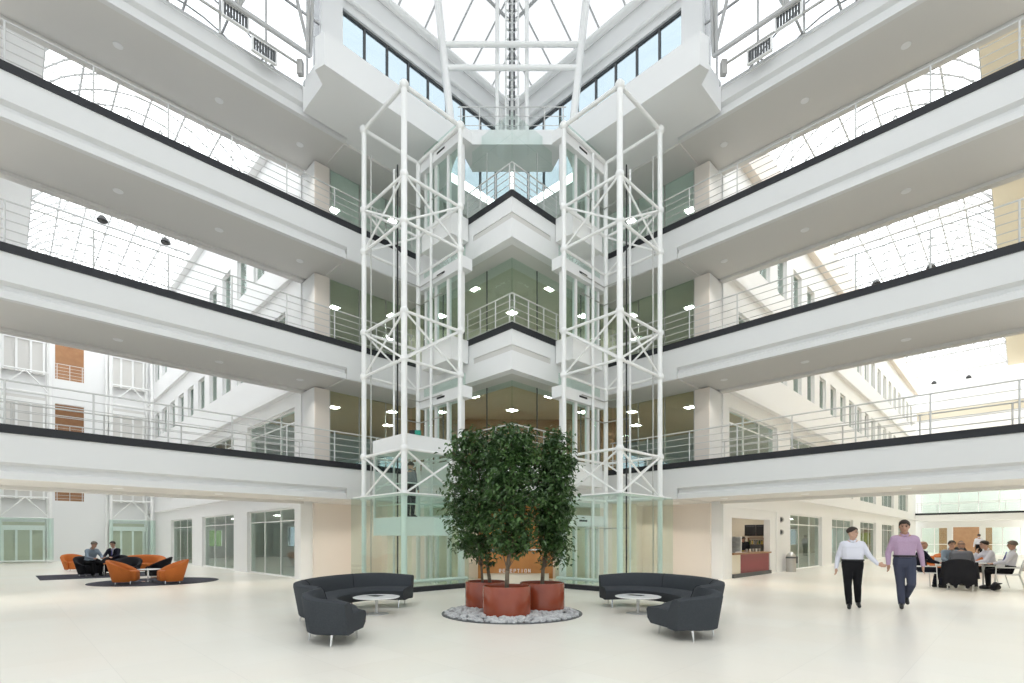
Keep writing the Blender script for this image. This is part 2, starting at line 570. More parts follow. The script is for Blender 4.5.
# right hall end: glazed wall behind a gallery bridge
def end_wall_right():
    v = VEND[-1]
    s = -1
    mb = MB()
    wall_holes(mb, -0.6, UW+.35, 0, 18.9, [(0.2, 2.6, -.01, 2.6), (3.0, 4.9, -.01, 2.6), (5.3, 7.3, -.01, 2.6), (0.2, 7.3, 4.0, 6.6), (0.2, 7.3, 8.2, 10.4)],
               lambda a, b, z0, z1: ubox(mb, a, b, v+1.6, v+1.9, z0, z1, s))
    struct(mb.build('wall_right_end', 'white'))
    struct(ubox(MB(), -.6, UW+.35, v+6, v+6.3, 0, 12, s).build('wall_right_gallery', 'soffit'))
    struct(ubox(MB(), 2.2, 6.2, v+4.5, v+4.7, 0, 2.7, s).build('wall_right_gallery_panel', 'walnut'))
    for a, b, z0, z1 in ((0.2, 2.6, 0, 2.6), (5.3, 7.3, 0, 2.6), (0.2, 7.3, 4.0, 6.6), (0.2, 7.3, 8.2, 10.4)):
        f = MB()
        n = max(2, int((b-a)/1.2))
        for i in range(n+1):
            x = a+(b-a)*i/n
            ubox(f, x-.04, x+.04, v+1.7, v+1.78, z0, z1, s)
        ubox(f, a, b, v+1.7, v+1.78, z1-.07, z1, s)
        ubox(f, a, b, v+1.7, v+1.78, z0+.9, z0+.96, s)
        fo = struct(f.build(next_window(), 'steel'))
        ubox(MB(), a, b, v+1.73, v+1.745, z0, z1, s).build('pane', 'glass', fo)
    t = thing('gallery_bridge', 'white gallery bridge crossing the far end of the right hall', 'bridge', W(3.5, v, LEV[1], s))
    o = W(3.5, v, LEV[1], s)
    def loc(mb): mb.v = [tuple(Vector(p)-o) for p in mb.v]; return mb
    loc(ubox(MB(), -.5, UW-.02, v-.6, v+1.58, LEV[1]-.75, LEV[1]-.15, s)).build('deck', 'white', t)
    loc(ubox(MB(), -.5, UW-.02, v-.63, v-.5, LEV[1]-.15, LEV[1]+.03, s)).build('edge_band', 'band', t)
    rail('railing', 'white railing on the gallery bridge at the far end of the right hall',
         [W(-.4, v-.55, LEV[1]+.03, s), W(UW-.1, v-.55, LEV[1]+.03, s)], step=1.6)
    for i in (2, 3):
        struct(ubox(MB(), -.5, UW-.02, v+.6, v+1.58, LEV[i]-.6, LEV[i], s).build('floor_end_gallery_%d' % i, 'cream'))
end_wall_right()

# ------------------------------------------------------------------ walkway bridges across the hall mouths
def bridge(s, i):
    z = LEV[i]
    u0, u1 = -9.0, 8.0
    o = W(u1, VF, z, s)
    t = thing('walkway_bridge', '%s white walkway bridge across the mouth of the %s hall' % (FLOORNAME[i], SIDE[s]), 'bridge', o, group='walkway bridges')
    def loc(mb): mb.v = [tuple(Vector(p)-o) for p in mb.v]; return mb
    prof = [(VF, -.17), (VF, -.80), (VF+.13, -.86), (VF+.13, -.95), (VF+.05, -1.0), (VF+.05, -1.16), (VF+.2, -1.16),
            (VF+.2, -.6), (VF+.4, -.17)]
    if i == 4:
        prof[0] = (VF, -.40); prof[-1] = (VF+.4, -.40)
    mb = MB()
    mb.sweep([W(u0, v, z+q, s) for v, q in prof], [W(u1, v, z+q, s) for v, q in prof])
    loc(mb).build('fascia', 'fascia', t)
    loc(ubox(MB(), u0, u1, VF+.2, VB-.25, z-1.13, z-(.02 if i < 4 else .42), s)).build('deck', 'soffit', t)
    loc(ubox(MB(), u0, UC-.02 if i < 4 else u1, VF+.22, VB-.02, z-(.02 if i < 4 else .41), z-(0 if i < 4 else .39), s)).build('added_deck_carpet', 'carpet', t)  # unseen carpet added to cut light bouncing up to the soffit above
    bk = MB()
    ubox(bk, u0, UW, VB-.25, VB, z-1.22, z-(.02 if i < 4 else .42), s)
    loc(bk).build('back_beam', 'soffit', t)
    if i < 4:
        # plain fascia length behind the lift
        ubo = MB()
        ubox(ubo, u1, UC, VF, VF+.4, z-1.16, z-.17, s)
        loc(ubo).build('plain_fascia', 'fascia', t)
        loc(ubox(MB(), u0, UC+.02, VF-.03, VF+.2, z-.17, z+.02, s)).build('edge_band', 'band', t)
    else:
        loc(ubox(MB(), u0, u1, VF-.02, VF+.3, z-.40, z-.30, s)).build('coping', 'white', t)
    return t
for s in (1, -1):
    for i in (1, 2, 3, 4):
        bridge(s, i)
    for i in (1, 2, 3):
        z = LEV[i]+.02
        rail('railing', 'white five-rail railing on the atrium edge of the %s %s walkway' % (FLOORNAME[i], SIDE[s]),
             [W(-9, VF+.12, z, s), W(UC-.05, VF+.12, z, s)], step=1.5)
        rail('railing', 'white railing on the hall side of the %s %s walkway' % (FLOORNAME[i], SIDE[s]),
             [W(-9, VB-.12, z-.03, s), W(UW, VB-.12, z-.03, s)], step=1.9)
    # piers at the end of the bridges and at their outer end
    struct(ubox(MB(), UW, 8.0, VB+.01, 18.4, 0, 14.4, s).build('wall_%s_pier' % SIDE[s], 'white'))
    mb = MB()
    ubox(mb, 8.0, 11.6, 18.1, 18.4, 0, 2.74, s)
    struct(mb.build('wall_%s_lobby' % SIDE[s], 'beige'))
    mb = MB()
    cl_ = MB()
    for i in (1, 2, 3):
        ubox(mb, UW+.05, 8.15, 17.22, VB, LEV[i], LEV[i+1]-1.18, s)
        ubox(cl_, UW+.06, 8.15, 17.18, 17.22, LEV[i], LEV[i+1]-1.18, s)
    struct(mb.build('wall_%s_pier_face' % SIDE[s], 'white'))
    struct(cl_.build('wall_%s_pier_cladding' % SIDE[s], 'beige'))
    struct(ubox(MB(), -10.5, -9.0, VF, 24, 0, 19, s).build('wall_%s_far_pier' % SIDE[s], 'white'))

# ------------------------------------------------------------------ corner block: fascias, balconies, glazing
def face_pair(mb, w0, w1, t0, t1, z0, z1):
    """boxes along both faces of the corner block: w = distance behind the face, t = distance from the apex"""
    for s in (1, -1):
        ubox(mb, UC+w0, UC+w1, UC+t0, UC+t1, z0, z1, s)
for i in (1, 2, 3):
    z = LEV[i]
    t = thing('balcony', 'pointed white corner balcony on the %s between the two lifts' % FLOORNAME[i].replace('-', ' '), 'balcony', (0, UC*S2, z), group='corner balconies')
    def loc(mb): mb.v = [(p[0], p[1]-UC*S2, p[2]-z) for p in mb.v]; return mb
    A = lambda w, t_: [W2(UC+w, UC+t_, 1), W2(UC+w, UC+t_, -1)]
    def chevron(w0, w1, t1, z0, z1):
        mb = MB()
        for s in (1, -1):
            # mitred at the axis so the two arms meet on the apex
            mb.sweep([W(UC+w0, UC+w0, z0, s), W(UC+w1, UC+w1, z0, s), W(UC+w1, UC+w1, z1, s), W(UC+w0, UC+w0, z1, s)],
                     [W(UC+w0, UC+t1, z0, s), W(UC+w1, UC+t1, z0, s), W(UC+w1, UC+t1, z1, s), W(UC+w0, UC+t1, z1, s)])
        return mb
    loc(chevron(0, .3, 4.9, z-.62, z-.17)).build('fascia', 'white', t)
    g = chevron(.1, .3, 4.9, z-.80, z-.62)
    face_pair(g, 0, .3, 1.75, 4.9, z-.80, z-.62)
    loc(g).build('fascia_groove', 'white', t)
    loc(chevron(0, .3, 4.9, z-1.36, z-.80)).build('lower_fascia', 'white', t)
    loc(chevron(-.03, .25, 2.2, z-.17, z+.02)).build('edge_band', 'band', t)
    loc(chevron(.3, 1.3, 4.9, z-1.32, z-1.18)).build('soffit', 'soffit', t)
    w = UC+.14
    rail('railing', 'white pointed railing on the %s corner balcony' % FLOORNAME[i].replace('-', ' '),
         [W(w, w+2.15, z, 1), (0, w*S2, z), W(w, w+2.15, z, -1)], step=.75, bars=4)

# glass walls of the block, one window per level and wing
for i in (1, 2, 3):
    z0 = LEV[i]+.0
    z1 = LEV[i+1]-1.2
    G = UC+.85
    for s in (1, -1):
        g = MB()
        ubox(g, G, G+.02, G+.0, 17.2, z0, z1, s)
        if i == 3:
            ubox(g, G, G+.02, G, 13.5, z1+.001, 15.1, s)
        go = struct(g.build(next_window(), 'glass' if i < 3 else 'glass_pale'))
        j = MB()
        v = G+1.2
        while v < 17:
            ubox(j, G-.006, G+.026, v-.012, v+.012, z0, z1, s)
            v += 1.2
        ubox(j, G-.01, G+.03, G+.02, 17.2, z0, z0+.06, s)
        j.build('joint', 'dark' if i < 3 else 'stainless', go)
        g = MB()
        ubox(g, 8.15, G-.03, 17.2, 17.22, z0, z1, s)
        go = struct(g.build(next_window(), 'glass'))
        j = MB()
        for u in (8.17, 9.3, 10.4):
            ubox(j, u-.015, u+.015, 17.19, 17.23, z0, z1, s)
        j.build('joint', 'stainless', go)
    # inside: a back wall for the office behind the glass
    struct(MB().box(-4.5, 4.5, 22.2, 22.4, z0, z1).build('wall_office_%d' % i, ['', 'walnut', 'cream', 'white'][i]))

for i in (1, 2, 3):
    z = LEV[i+1]-1.19
    mb = MB()
    for s in (1, -1):
        mb.prism(([W2(11.6, 11.6, s), W2(11.6, 17.25, s)] if i < 3 else [W2(15.9, 17.25, s)])+[W2(8.2, 17.25, s), W2(8.2, 24, s), W2(15.9, 24, s)]+([W2(15.9, 15.9, s)] if i < 3 else []), z-.02, z+.0)
    struct(mb.build('ceiling_office_%d' % i, 'ceil%d' % i))

# ground floor of the block
mb = MB()
mb.box(-4.6, 4.6, 18.9, 19.1, 0, 2.74)
struct(mb.build('wall_lobby', 'cream'))
struct(MB().box(-1.25, 1.5, 18.80, 18.88, 0, 2.74).build('wall_lobby_panel', 'wood'))
for s in (1, -1):
    struct(ubox(MB(), UC+.05, UC+.25, 14.9, 18.1, 0, 2.74, s).build('wall_%s_lobby_return' % SIDE[s], 'beige'))
t = thing('reception_desk', 'orange wood reception desk with white lettering behind the potted trees', 'desk', (0.1, 16.6, 0))
MB().box(-1.15, 1.15, 0, .6, .34, 1.08).build('front_panel', 'wood', t)
MB().box(-1.1, 1.1, .06, .6, 0, .34).build('plinth', 'cream', t)
MB().box(-1.2, 1.2, -.05, .65, 1.08, 1.12).build('worktop', 'tabletop', t)
# row of white capital letters, simple strokes
lt = MB()
GL = {'R': ['l', 't', 'm', 'ru', 'd'], 'E': ['l', 't', 'm', 'b'], 'C': ['l', 't', 'b'], 'P': ['l', 't', 'm', 'ru'], 'T': ['t', 'c'],
      'I': ['c'], 'O': ['l', 'r', 't', 'b'], 'N': ['l', 'r', 'dd']}
x = -.52
for ch in 'RECEPTION':
    w, h, k = .075, .12, .018
    for st in GL[ch]:
        a = {'l': (0, k, 0, h), 'r': (w-k, w, 0, h), 't': (0, w, h-k, h), 'b': (0, w, 0, k), 'm': (0, w, h/2-k/2, h/2+k/2),
             'ru': (w-k, w, h/2, h), 'c': (w/2-k/2, w/2+k/2, 0, h)}.get(st)
        if a:
            lt.box(x+a[0], x+a[1], -.012, .004, .36+a[2], .36+a[3])
        else:
            lt.tube((x+.01, -.004, .36+(h/2 if st == 'd' else h)), (x+w-.01, -.004, .36), k/2, 4)
    x += .118
lt.build('lettering', 'tabletop', t)

# ------------------------------------------------------------------ roof-level deck stepping out over the lifts
def deck5():
    z0, z1 = 14.5, 15.42
    V = 13.6
    plan = [(8.0, VF-.01), (6.55, VF-.01), (6.55, 14.25), (6.2, 13.95), (6.3, V), ((17.45*S2-2.75)/2+.0, V)]
    # the deck ends in a short straight edge across the axis
    c = (17.5-1.96)/S2, (17.5+1.96)/S2     # u, v of the chamfer corner
    plan[-1] = (V*0+ (c[0]), V)
    L = plan+[(c[0]+.9, VF+.2), (8.0, VF+.2)]
    for s in (1, -1):
        mb = MB()
        mb.prism([W2(u, v, s) for u, v in L], z0, z1)
        struct(mb.build('ceiling_deck_%s' % SIDE[s], 'white'))
    a = W2(c[0], V, 1)
    struct(MB().prism([(a[0], a[1]), (-a[0], a[1]), (-a[0]-.4, a[1]+1.3), (a[0]+.4, a[1]+1.3)], 14.85, 15.35).build('ceiling_deck_axis', 'white'))
    rail('railing', 'white railing across the roof-level deck edge on the axis above the top balcony',
         [(a[0], a[1]+.1, 15.35), (-a[0], a[1]+.1, 15.35)], h=.85, step=.8, bars=2)
deck5()

# clerestory strip, fascia and eaves above the block
NC = 0
for s in (1, -1):
    o = MB()
    v = 15.4
    u_a, u_b = 7.7, 15.4
    struct(ubox(MB(), 7.2, u_b, v, v+.25, 18.45, 19.6, s).build('wall_%s_eaves' % SIDE[s], 'white'))
    struct(ubox(MB(), 7.0, 7.7, v-.1, v+.5, 15.42, 19.6, s).build('wall_%s_roof_pier' % SIDE[s], 'white'))
    n = 9
    for k in range(n):
        a = u_a+(u_b-u_a)*k/n
        b = u_a+(u_b-u_a)*(k+1)/n
        f = MB()
        ubox(f, a, a+.05, v+.08, v+.16, 15.5, 18.4, s)
        ubox(f, b-.02, b, v+.08, v+.16, 15.5, 18.4, s)
        ubox(f, a, b, v+.08, v+.16, 18.38, 18.45, s)
        fo = struct(f.build(next_window(), 'dark'))
        ubox(MB(), a+.05, b-.02, v+.1, v+.12, 15.5, 18.4, s).build('pane', 'glass_blue', fo)
    # eaves pipe and gutters
    struct(MB().tube(W(-9, v-.15, 19.65, s), W(u_b, v-.15, 19.65, s), .13, 10).build(next_trim(), 'steel'))
    struct(MB().tube(W(7.3, v-.1, 18.75, s), W(u_b, v-.1, 18.75, s), .07, 8).build(next_trim(), 'steel'))

# ------------------------------------------------------------------ main glass roof
RE, RZ, RI, RT = 15.4, 19.75, 4.5, 26.5
def roof():
    g = MB()
    for s in (1, -1):
        g.poly([W(RE, RE, RZ, s), W(RI, RI, RT, s), W(-9, RI, RT, s), W(-9, RE, RZ, s)])
    g.poly([W(RI, RI, RT, 1), W(-9, RI, RT, 1), W(-9, -9, RT, 1), W(RI, -9, RT, 1)])
    go = struct(g.build('ceiling', 'roofglass_main', recalc=False))
    bars = MB()
    pur = MB()
    for s in (1, -1):
        u = -9.0
        while u < RE:
            lo = RE
            hi = RI
            # bars stop at the hip
            vs = max(RI, u) if u > RI else RI
            zt = RZ+(RT-RZ)*(RE-vs)/(RE-RI)
            bars.tube(W(u, RE, RZ-.05, s), W(u, vs, zt-.05, s), .035, 4)
            u += 1.1
        for k in range(7):
            f = k/6.0
            vv = RE+(RI-RE)*f
            zz = RZ+(RT-RZ)*f-.08
            pur.tube(W(-9, vv, zz, s), W(vv, vv, zz, s), .06, 6)
    pur.tube(W(RE, RE, RZ, 1), W(RI, RI, RT, 1), .12, 8)
    k = -9
    while k < RI:
        bars.tube(W(k, -9, RT-.05, 1), W(k, RI, RT-.05, 1), .035, 4)
        bars.tube(W(-9, k, RT-.05, 1), W(RI, k, RT-.05, 1), .035, 4)
        k += 1.5
    bars.build('glazing_bar', 'roofsteel', go)
    pur.build('purlin', 'roofsteel', go)
roof()

for s in (1, -1):
    g = MB()
    ubox(g, -9, 7.0, 15.45, 15.47, 15.2, 19.6, s)
    go = struct(g.build(next_window(), 'roofglass_side'))
    j = MB()
    for k in range(14):
        ubox(j, -9+k*1.2, -8.95+k*1.2, 15.43, 15.49, 15.2, 19.6, s)
    ubox(j, -9, 7.0, 15.43, 15.49, 17.4, 17.45, s)
    j.build('mullion', 'roofsteel', go)

# inclined posts, tie beams and the lattice mast on the axis
for s in (1, -1):
    b = Vector((-s*2.06, 17.6, 15.35))
    tp = Vector((-s*2.75, 17.9, 21.8))
    t = thing('roof_post', 'thick white inclined roof post standing %s of the lattice mast' % SIDE[s], 'post', b, group='inclined roof posts')
    MB().tube((0, 0, 0.0), tp-b, .13, 12).build('shaft', 'steel', t)
    MB().box(-.2, .2, -.2, .2, 0, .05).build('base_plate', 'steel', t)
for z, nm in ((17.75, 'lower'), (18.6, 'upper')):
    f = (z-15.35)/6.45
    x = 2.06+.69*f
    tag(MB().tube((-x, 17.6+.3*f, z), (x, 17.6+.3*f, z), .09, 10).build('tie_beam', 'steel'),
        '%s white horizontal tie beam between the inclined roof posts' % nm, 'beam', 'roof tie beams')
t = thing('lattice_mast', 'tall white lattice mast with dark rungs rising on the axis of the roof', 'mast', (0, 18.2, 15.35))
for dx in (-.22, .22):
    MB().tube((dx, 0, 0), (dx, 0, 8), .035, 8).build('chord', 'steel', t)
MB().tube((0, .3, 0), (0, .3, 8), .035, 8).build('chord', 'steel', t)
r = MB()
z = .15
while z < 7.8:
    r.tube((-.22, 0, z), (.22, 0, z), .03, 6)
    r.tube((-.22, 0, z), (0, .3, z+.15), .02, 6)
    r.tube((.22, 0, z), (0, .3, z+.15), .02, 6)
    z += .34
r.build('rung', 'steel', t)
lad = MB()
for dx in (-.08, .08):
    z = 0.1
    while z < 7.8:
        lad.box(dx-.03, dx+.03, -.03, .03, z, z+.2)
        z += .34
lad.build('spacer', 'dark', t)
for s in (1, -1):
    tag(MB().tube((-s*.52, 18.0, 15.35), (-s*.52, 18.0, 22.0), .07, 10).build('roof_post', 'steel'),
        'slim white vertical roof post just %s of the lattice mast' % SIDE[s], 'post', 'slim roof posts')

# lattice girders over the hall mouths, with louvre units
def girder(s):
    v = VF-.75
    o = W(0, v, 15.6, s)
    t = thing('lattice_girder', 'white tubular lattice girder above the roof-level %s walkway' % SIDE[s], 'girder', o, group='lattice girders at roof level')
    def q(u, dv, z): return W(u, v+dv, z, s)-o
    UE = 6.6
    MB().tube(q(-9, 0, 18.6), q(UE, 0, 18.6), .10, 8).build('top_chord', 'roofsteel', t)
    MB().tube(q(-9, .3, 15.95), q(UE, .3, 15.95), .07, 8).build('bottom_chord', 'roofsteel', t)
    MB().tube(q(-9, -2.4, 18.9), q(UE, -2.4, 18.9), .10, 8).build('front_chord', 'roofsteel', t)
    N = 8
    L = 2.0
    for i in range(N):
        a = UE-(i+1)*L
        m_ = MB()
        m_.tube(q(a, .3, 15.95), q(a+L/2, 0, 18.6), .055, 6)
        m_.tube(q(a+L/2, 0, 18.6), q(a+L, .3, 15.95), .055, 6)
        m_.build('diagonal', 'roofsteel', t)
        m_ = MB()
        m_.tube(q(a, .3, 15.95), q(a+L/2, -2.4, 18.9), .05, 6)
        m_.tube(q(a+L/2, -2.4, 18.9), q(a+L, .3, 15.95), .05, 6)
        m_.tube(q(a+L/2, 0, 18.6), q(a+L/2, -2.4, 18.9), .045, 6)
        m_.tube(q(a, -2.4, 18.9), q(a+L/2, 0, 18.6), .045, 6)
        m_.build('brace', 'roofsteel', t)
    for i, a in enumerate((-3.4, -.4, 2.6, 5.6)):
        m_ = MB()
        m_.tube(q(a, -2.4, 18.9), q(a+1.0, -5.6, 21.8), .09, 8)
        m_.tube(q(a+1.5, 0, 18.6), q(a+1.0, -5.6, 21.8), .06, 8)
        m_.tube(q(a+.9, .3, 15.95), q(a-.6, -3.6, 20.4), .05, 8)
        m_.build('strut', 'roofsteel', t)
    # service rail with two louvre units
    o2 = W(4.6, VF-.3, 15.62, s)
    t2 = thing('service_rail', 'grey service rail hung along the roof-level %s walkway' % SIDE[s], 'rail', o2, group='service rails')
    def p(u, dv, z): return W(u, VF-.3+dv, z, s)-o2
    MB().tube(p(-6, 0, 15.62), p(6.4, 0, 15.62), .035, 8).build('pipe', 'stainless', t2)
    for u in (-4, -1, 2, 5.6):
        MB().tube(p(u, 0, 15.62), p(u, .3, 15.22), .025, 6).build('bracket', 'steel', t2)
    mb = MB()
    A = p(6.35, 0, 15.62)
    mb.box(A[0]-.08, A[0]+.08, A[1]-.08, A[1]+.08, A[2]-.3, A[2]+.12)
    mb.build('end_motor', 'stainless', t2)
    for k, (uc, zc) in enumerate(((4.55, 15.72), (5.3, 15.28))):
        o3 = W(uc, VF-.42, zc, s)
        lv = thing('louvre_unit', 'dark ribbed louvre unit %s on the %s service rail' % (['upper', 'lower'][k], SIDE[s]), 'louvre', o3, group='louvre units')
        def w(u, dv, z): return W(uc+u, VF-.42+dv, zc+z, s)-o3
        f = MB()
        for a, b, z0, z1 in ((-.34, -.30, -.2, .2), (.30, .34, -.2, .2), (-.30, .30, .17, .2), (-.30, .30, -.2, -.17)):
            f.hexa([w(a, 0, z0), w(b, 0, z0), w(b, .1, z0), w(a, .1, z0), w(a, 0, z1), w(b, 0, z1), w(b, .1, z1), w(a, .1, z1)])
        f.build('frame', 'steel', lv)
        bl = MB()
        for j in range(8):
            a = -.285+j*.075
            bl.hexa([w(a, .02, -.17), w(a+.045, .02, -.17), w(a+.045, .08, -.17), w(a, .08, -.17), w(a, .02, .17), w(a+.045, .02, .17), w(a+.045, .08, .17), w(a, .08, .17)])
        bl.build('blade', 'dark', lv)
for s in (1, -1):
    girder(s)

# ------------------------------------------------------------------ lift towers
TU0, TU1, TV0, TV1 = 7.87, 9.85, 12.07, 14.27
PAIRS = [(2.70, 3.95), (6.41, 7.74), (10.22, 11.5)]
TOP = 13.95
def lift_tower(s, place=None, label=None, pairs=PAIRS, top=TOP, rails=True):
    o = W(TU0, TV0, 0, s)
    t = thing('lift_tower', label or 'white tubular steel lift tower on the %s side with a glass base' % SIDE[s], 'lift tower', o, group='lift towers')
    def q(u, v, z): return W(u, v, z, s)-o
    F, R, L, B = (TU0, TV0), (TU1, TV0), (TU0, TV1), (TU1, TV1)
    for c, r in ((F, .085), (R, .075), (L, .075), (B, .075), ((TU1, 13.55), .05)):
        MB().tube(q(*c, 0), q(*c, top), r, 12).build('column', 'steel', t)
    for z0, z1 in pairs:
        for a, b in ((F, L), (F, R), (L, B), (R, B)):
            for z in (z0, z1):
                MB().tube(q(*a, z), q(*b, z), .042, 8).build('ring_beam', 'steel', t)
            if (a, b) != (R, B):
                MB().tube(q(*a, z0), q(*b, z1), .03, 8).tube(q(*a, z1), q(*b, z0), .03, 8).build('cross_brace', 'steel', t)
        for c in (F, R, L):
            for z in (z0, z1):
                MB().ball(q(*c, z), .125, 10).build('node', 'steel', t, smooth=True)
    for a, b in ((F, L), (F, R), (L, B), (R, B)):
        MB().tube(q(*a, top), q(*b, top), .06, 8).build('ring_beam', 'steel', t)
    for c in (F, R, L):
        MB().ball(q(*c, top), .14, 10).build('node', 'steel', t, smooth=True)
    if rails:
        MB().tube(q(8.86, TV1-.1, .1), q(8.86, TV1-.1, 13.2), .035, 8).build('guide_rail', 'steel', t)
        MB().tube(q(8.98, TV1-.12, .1), q(8.98, TV1-.12, 13.4), .025, 8).build('guide_cable', 'black', t)
        MB().tube(q(8.05, TV1-.1, .1), q(8.05, TV1-.1, 13.2), .02, 8).build('guide_cable', 'stainless', t)
        for z in (1.8, 5.3, 6.0, 9.2, 9.8, 12.4):
            br = MB()
            br.tube(q(8.86, TV1-.1, z), q(TU1, TV1-.1, z+.0), .018, 6)
            br.tube(q(TU1, TV0+.9, z), q(TU1, TV1, z), .018, 6)
            br.build('bracket', 'stainless', t)
    # glass skirt round the foot and its rails
    e = .28
    for k, (a, b, c, d) in enumerate(((TU0-e, TU1+.1, TV0-e, TV0-e+.02), (TU0-e, TU0-e+.02, TV0-e+.03, TV1+e))):
        mb = MB()
        mb.hexa([q(a, c, .14), q(b, c, .14), q(b, d, .14), q(a, d, .14), q(a, c, 2.68), q(b, c, 2.68), q(b, d, 2.68), q(a, d, 2.68)])
        mb.build('glass_panel', 'glass', t)
    rl = MB()
    for z, r in ((2.70, .03), (.28, .05)):
        rl.path([q(TU1+.1, TV0-e+.08, z), q(TU0-e+.08, TV0-e+.08, z), q(TU0-e+.08, TV1+e, z)], r, 8)
    rl.build('skirt_rail', 'steel', t)
    kb = MB()
    for u0, u1, v0, v1 in ((TU0-e-.06, UC+.2, TV0-e-.08, TV0-e+.12), (TU0-e-.06, TU0-e+.12, TV0-e+.12, TV1+e)):
        kb.hexa([q(u0, v0, 0), q(u1, v0, 0), q(u1, v1, 0), q(u0, v1, 0), q(u0, v0, .13), q(u1, v0, .13), q(u1, v1, .13), q(u0, v1, .13)])
    kb.build('kerb', 'band', t)
    return t
for s in (1, -1):
    lift_tower(s)

# lift doors on each landing
def landing(s, i, k):
    z = LEV[i]
    U = 10.02
    a, b = 12.2, 14.15
    f = MB()
    if i > 0:
        ubox(f, TU1+.12, UC-.04, a+.45, b+.1, z-.75, z-.02, s)
    for v in (a, 12.85, 13.5, b-.1):
        ubox(f, U, U+.12, v, v+.1, z, z+1.85, s)
    fo = struct(f.build('door_%d' % k, 'steel'))
    h = MB()
    ubox(h, U-.12, U+.25, a-.2, b+.1, z+1.85, z+2.2, s)
    h.build('header', 'white', fo)
    sl = MB()
    ubox(sl, U-.13, U-.12, 12.9, 13.3, z+2.0, z+2.06, s)
    sl.build('display', 'black', fo)
    g = MB()
    for v0, v1 in ((a+.1, 12.85), (12.95, 13.5), (13.6, b-.1)):
        ubox(g, U+.05, U+.06, v0, v1, z, z+1.85, s)
    g.build('door_glass', 'glass', fo)
    tz = MB()
    ubox(tz, U+.05, U+.065, a-.1, b+.1, z+2.2, LEV[i+1]-1.3 if i < 3 else z+2.65, s)
    tz.build('transom_glass', 'glass', fo)
    return fo
k = 0
for s in (1, -1):
    for i in range(4):
        k += 1
        landing(s, i, k)

# lift car standing between ground and first floor in the left tower
o = W(8.0, 12.2, 2.1, 1)
t = thing('lift_car', 'glazed white lift car stopped above ground level in the left tower', 'lift car', o)
def q(u, v, z): return W(u, v, z, 1)-o
def cbox(mb, u0, u1, v0, v1, z0, z1):
    return mb.hexa([q(u0, v0, z0), q(u1, v0, z0), q(u1, v1, z0), q(u0, v1, z0), q(u0, v0, z1), q(u1, v0, z1), q(u1, v1, z1), q(u0, v1, z1)])
C0, C1, D0, D1 = 8.03, 9.68, 12.25, 14.0
cbox(MB(), C0, C1, D0, D1, 1.55, 2.08).build('base', 'white', t)
cbox(MB(), C0-.02, C1, D0-.02, D1, 4.02, 4.42).build('roof_box', 'white', t)
mb = MB()
for u, v in ((C0, D0), (C1-.06, D0), (C0, D1-.06), (C1-.06, D1-.06)):
    cbox(mb, u, u+.06, v, v+.06, 2.08, 4.02)
mb.build('frame', 'steel', t)
cbox(MB(), C0+.06, C1-.06, D0+.02, D0+.03, 2.1, 4.0).build('glass_panel', 'glass', t)
cbox(MB(), C0+.02, C0+.03, D0+.06, D1-.06, 2.1, 4.0).build('glass_panel', 'glass', t)
mb = MB()
for z in (2.45, 2.75, 3.05):
    mb.tube(q(C0+.08, D0+.1, z), q(C1-.08, D0+.1, z), .02, 6)
    mb.tube(q(C0+.1, D0+.1, z), q(C0+.1, D1-.1, z), .02, 6)
mb.build('handrail', 'steel', t)
o = W(8.28, 12.42, 4.42, 1)
t = thing('sign_box', 'small black box with a green face on top of the lift car', 'sign', o, -PI/4*0)
MB().box(.0, .16, -.06, .06, 0.0, .13).build('housing', 'black', t)
MB().box(.16, .32, -.06, .06, 0.0, .13).build('sign_face', 'green_sign', t)

# lift towers at the far end of the left hall: same kind, smaller in view
def far_tower(uc, label):
    v1 = VEND[1]-.15
    o = W(uc, v1-2.0, 0, 1)
    t = thing('lift_tower', label, 'lift tower', o, group='far lift towers')
    def q(u, v, z): return W(uc+u, v1-2.0+v, z, 1)-o
    cs = [(-1.1, 0), (1.1, 0), (-1.1, 1.95), (1.1, 1.95)]
    for c in cs:
        MB().tube(q(*c, 0), q(*c, 15), .09, 8).build('column', 'steel', t)
    for z in (2.7, 3.95, 6.41, 7.74, 10.22, 11.5, 15):
        MB().tube(q(-1.1, 0, z), q(1.1, 0, z), .05, 6).build('ring_beam', 'steel', t)
    for z0, z1 in PAIRS:
        MB().tube(q(-1.1, 0, z0), q(0, 0, z1), .04, 6).tube(q(1.1, 0, z0), q(0, 0, z1), .04, 6).build('cross_brace', 'steel', t)
    mb = MB()
    mb.hexa([q(-1.25, -.25, .1), q(1.25, -.25, .1), q(1.25, -.23, .1), q(-1.25, -.23, .1), q(-1.25, -.25, 2.7), q(1.25, -.25, 2.7), q(1.25, -.23, 2.7), q(-1.25, -.23, 2.7)])
    mb.build('glass_panel', 'glass', t)
    MB().tube(q(-1.3, -.2, .15), q(1.3, -.2, .15), .06, 6).build('skirt_rail', 'steel', t)
    for zl in LEV[:4]:
        dm = MB()
        def hb(m_, u0, u1, w0, w1, z0, z1):
            m_.hexa([q(u0, w0, z0), q(u1, w0, z0), q(u1, w1, z0), q(u0, w1, z0), q(u0, w0, z1), q(u1, w0, z1), q(u1, w1, z1), q(u0, w1, z1)])
        hb(dm, -.95, .95, 1.8, 1.95, zl+.02, zl+2.5)
        d = dm.build('door_panel', 'ceil2' if zl == 0 else 'soffit', t)
        fr = MB()
        for u in (-.95, -.35, .3, .9):
            hb(fr, u-.05, u+.06, 1.72, 1.8, zl+.02, zl+2.0)
        hb(fr, -1.0, 1.0, 1.7, 1.8, zl+2.0, zl+2.3)
        fr.build('door_frame', 'steel', d)
far_tower(1.05, 'glazed white lift tower in the left corner of the left hall end wall')
far_tower(6.2, 'glazed white lift tower in the right corner of the left hall end wall')

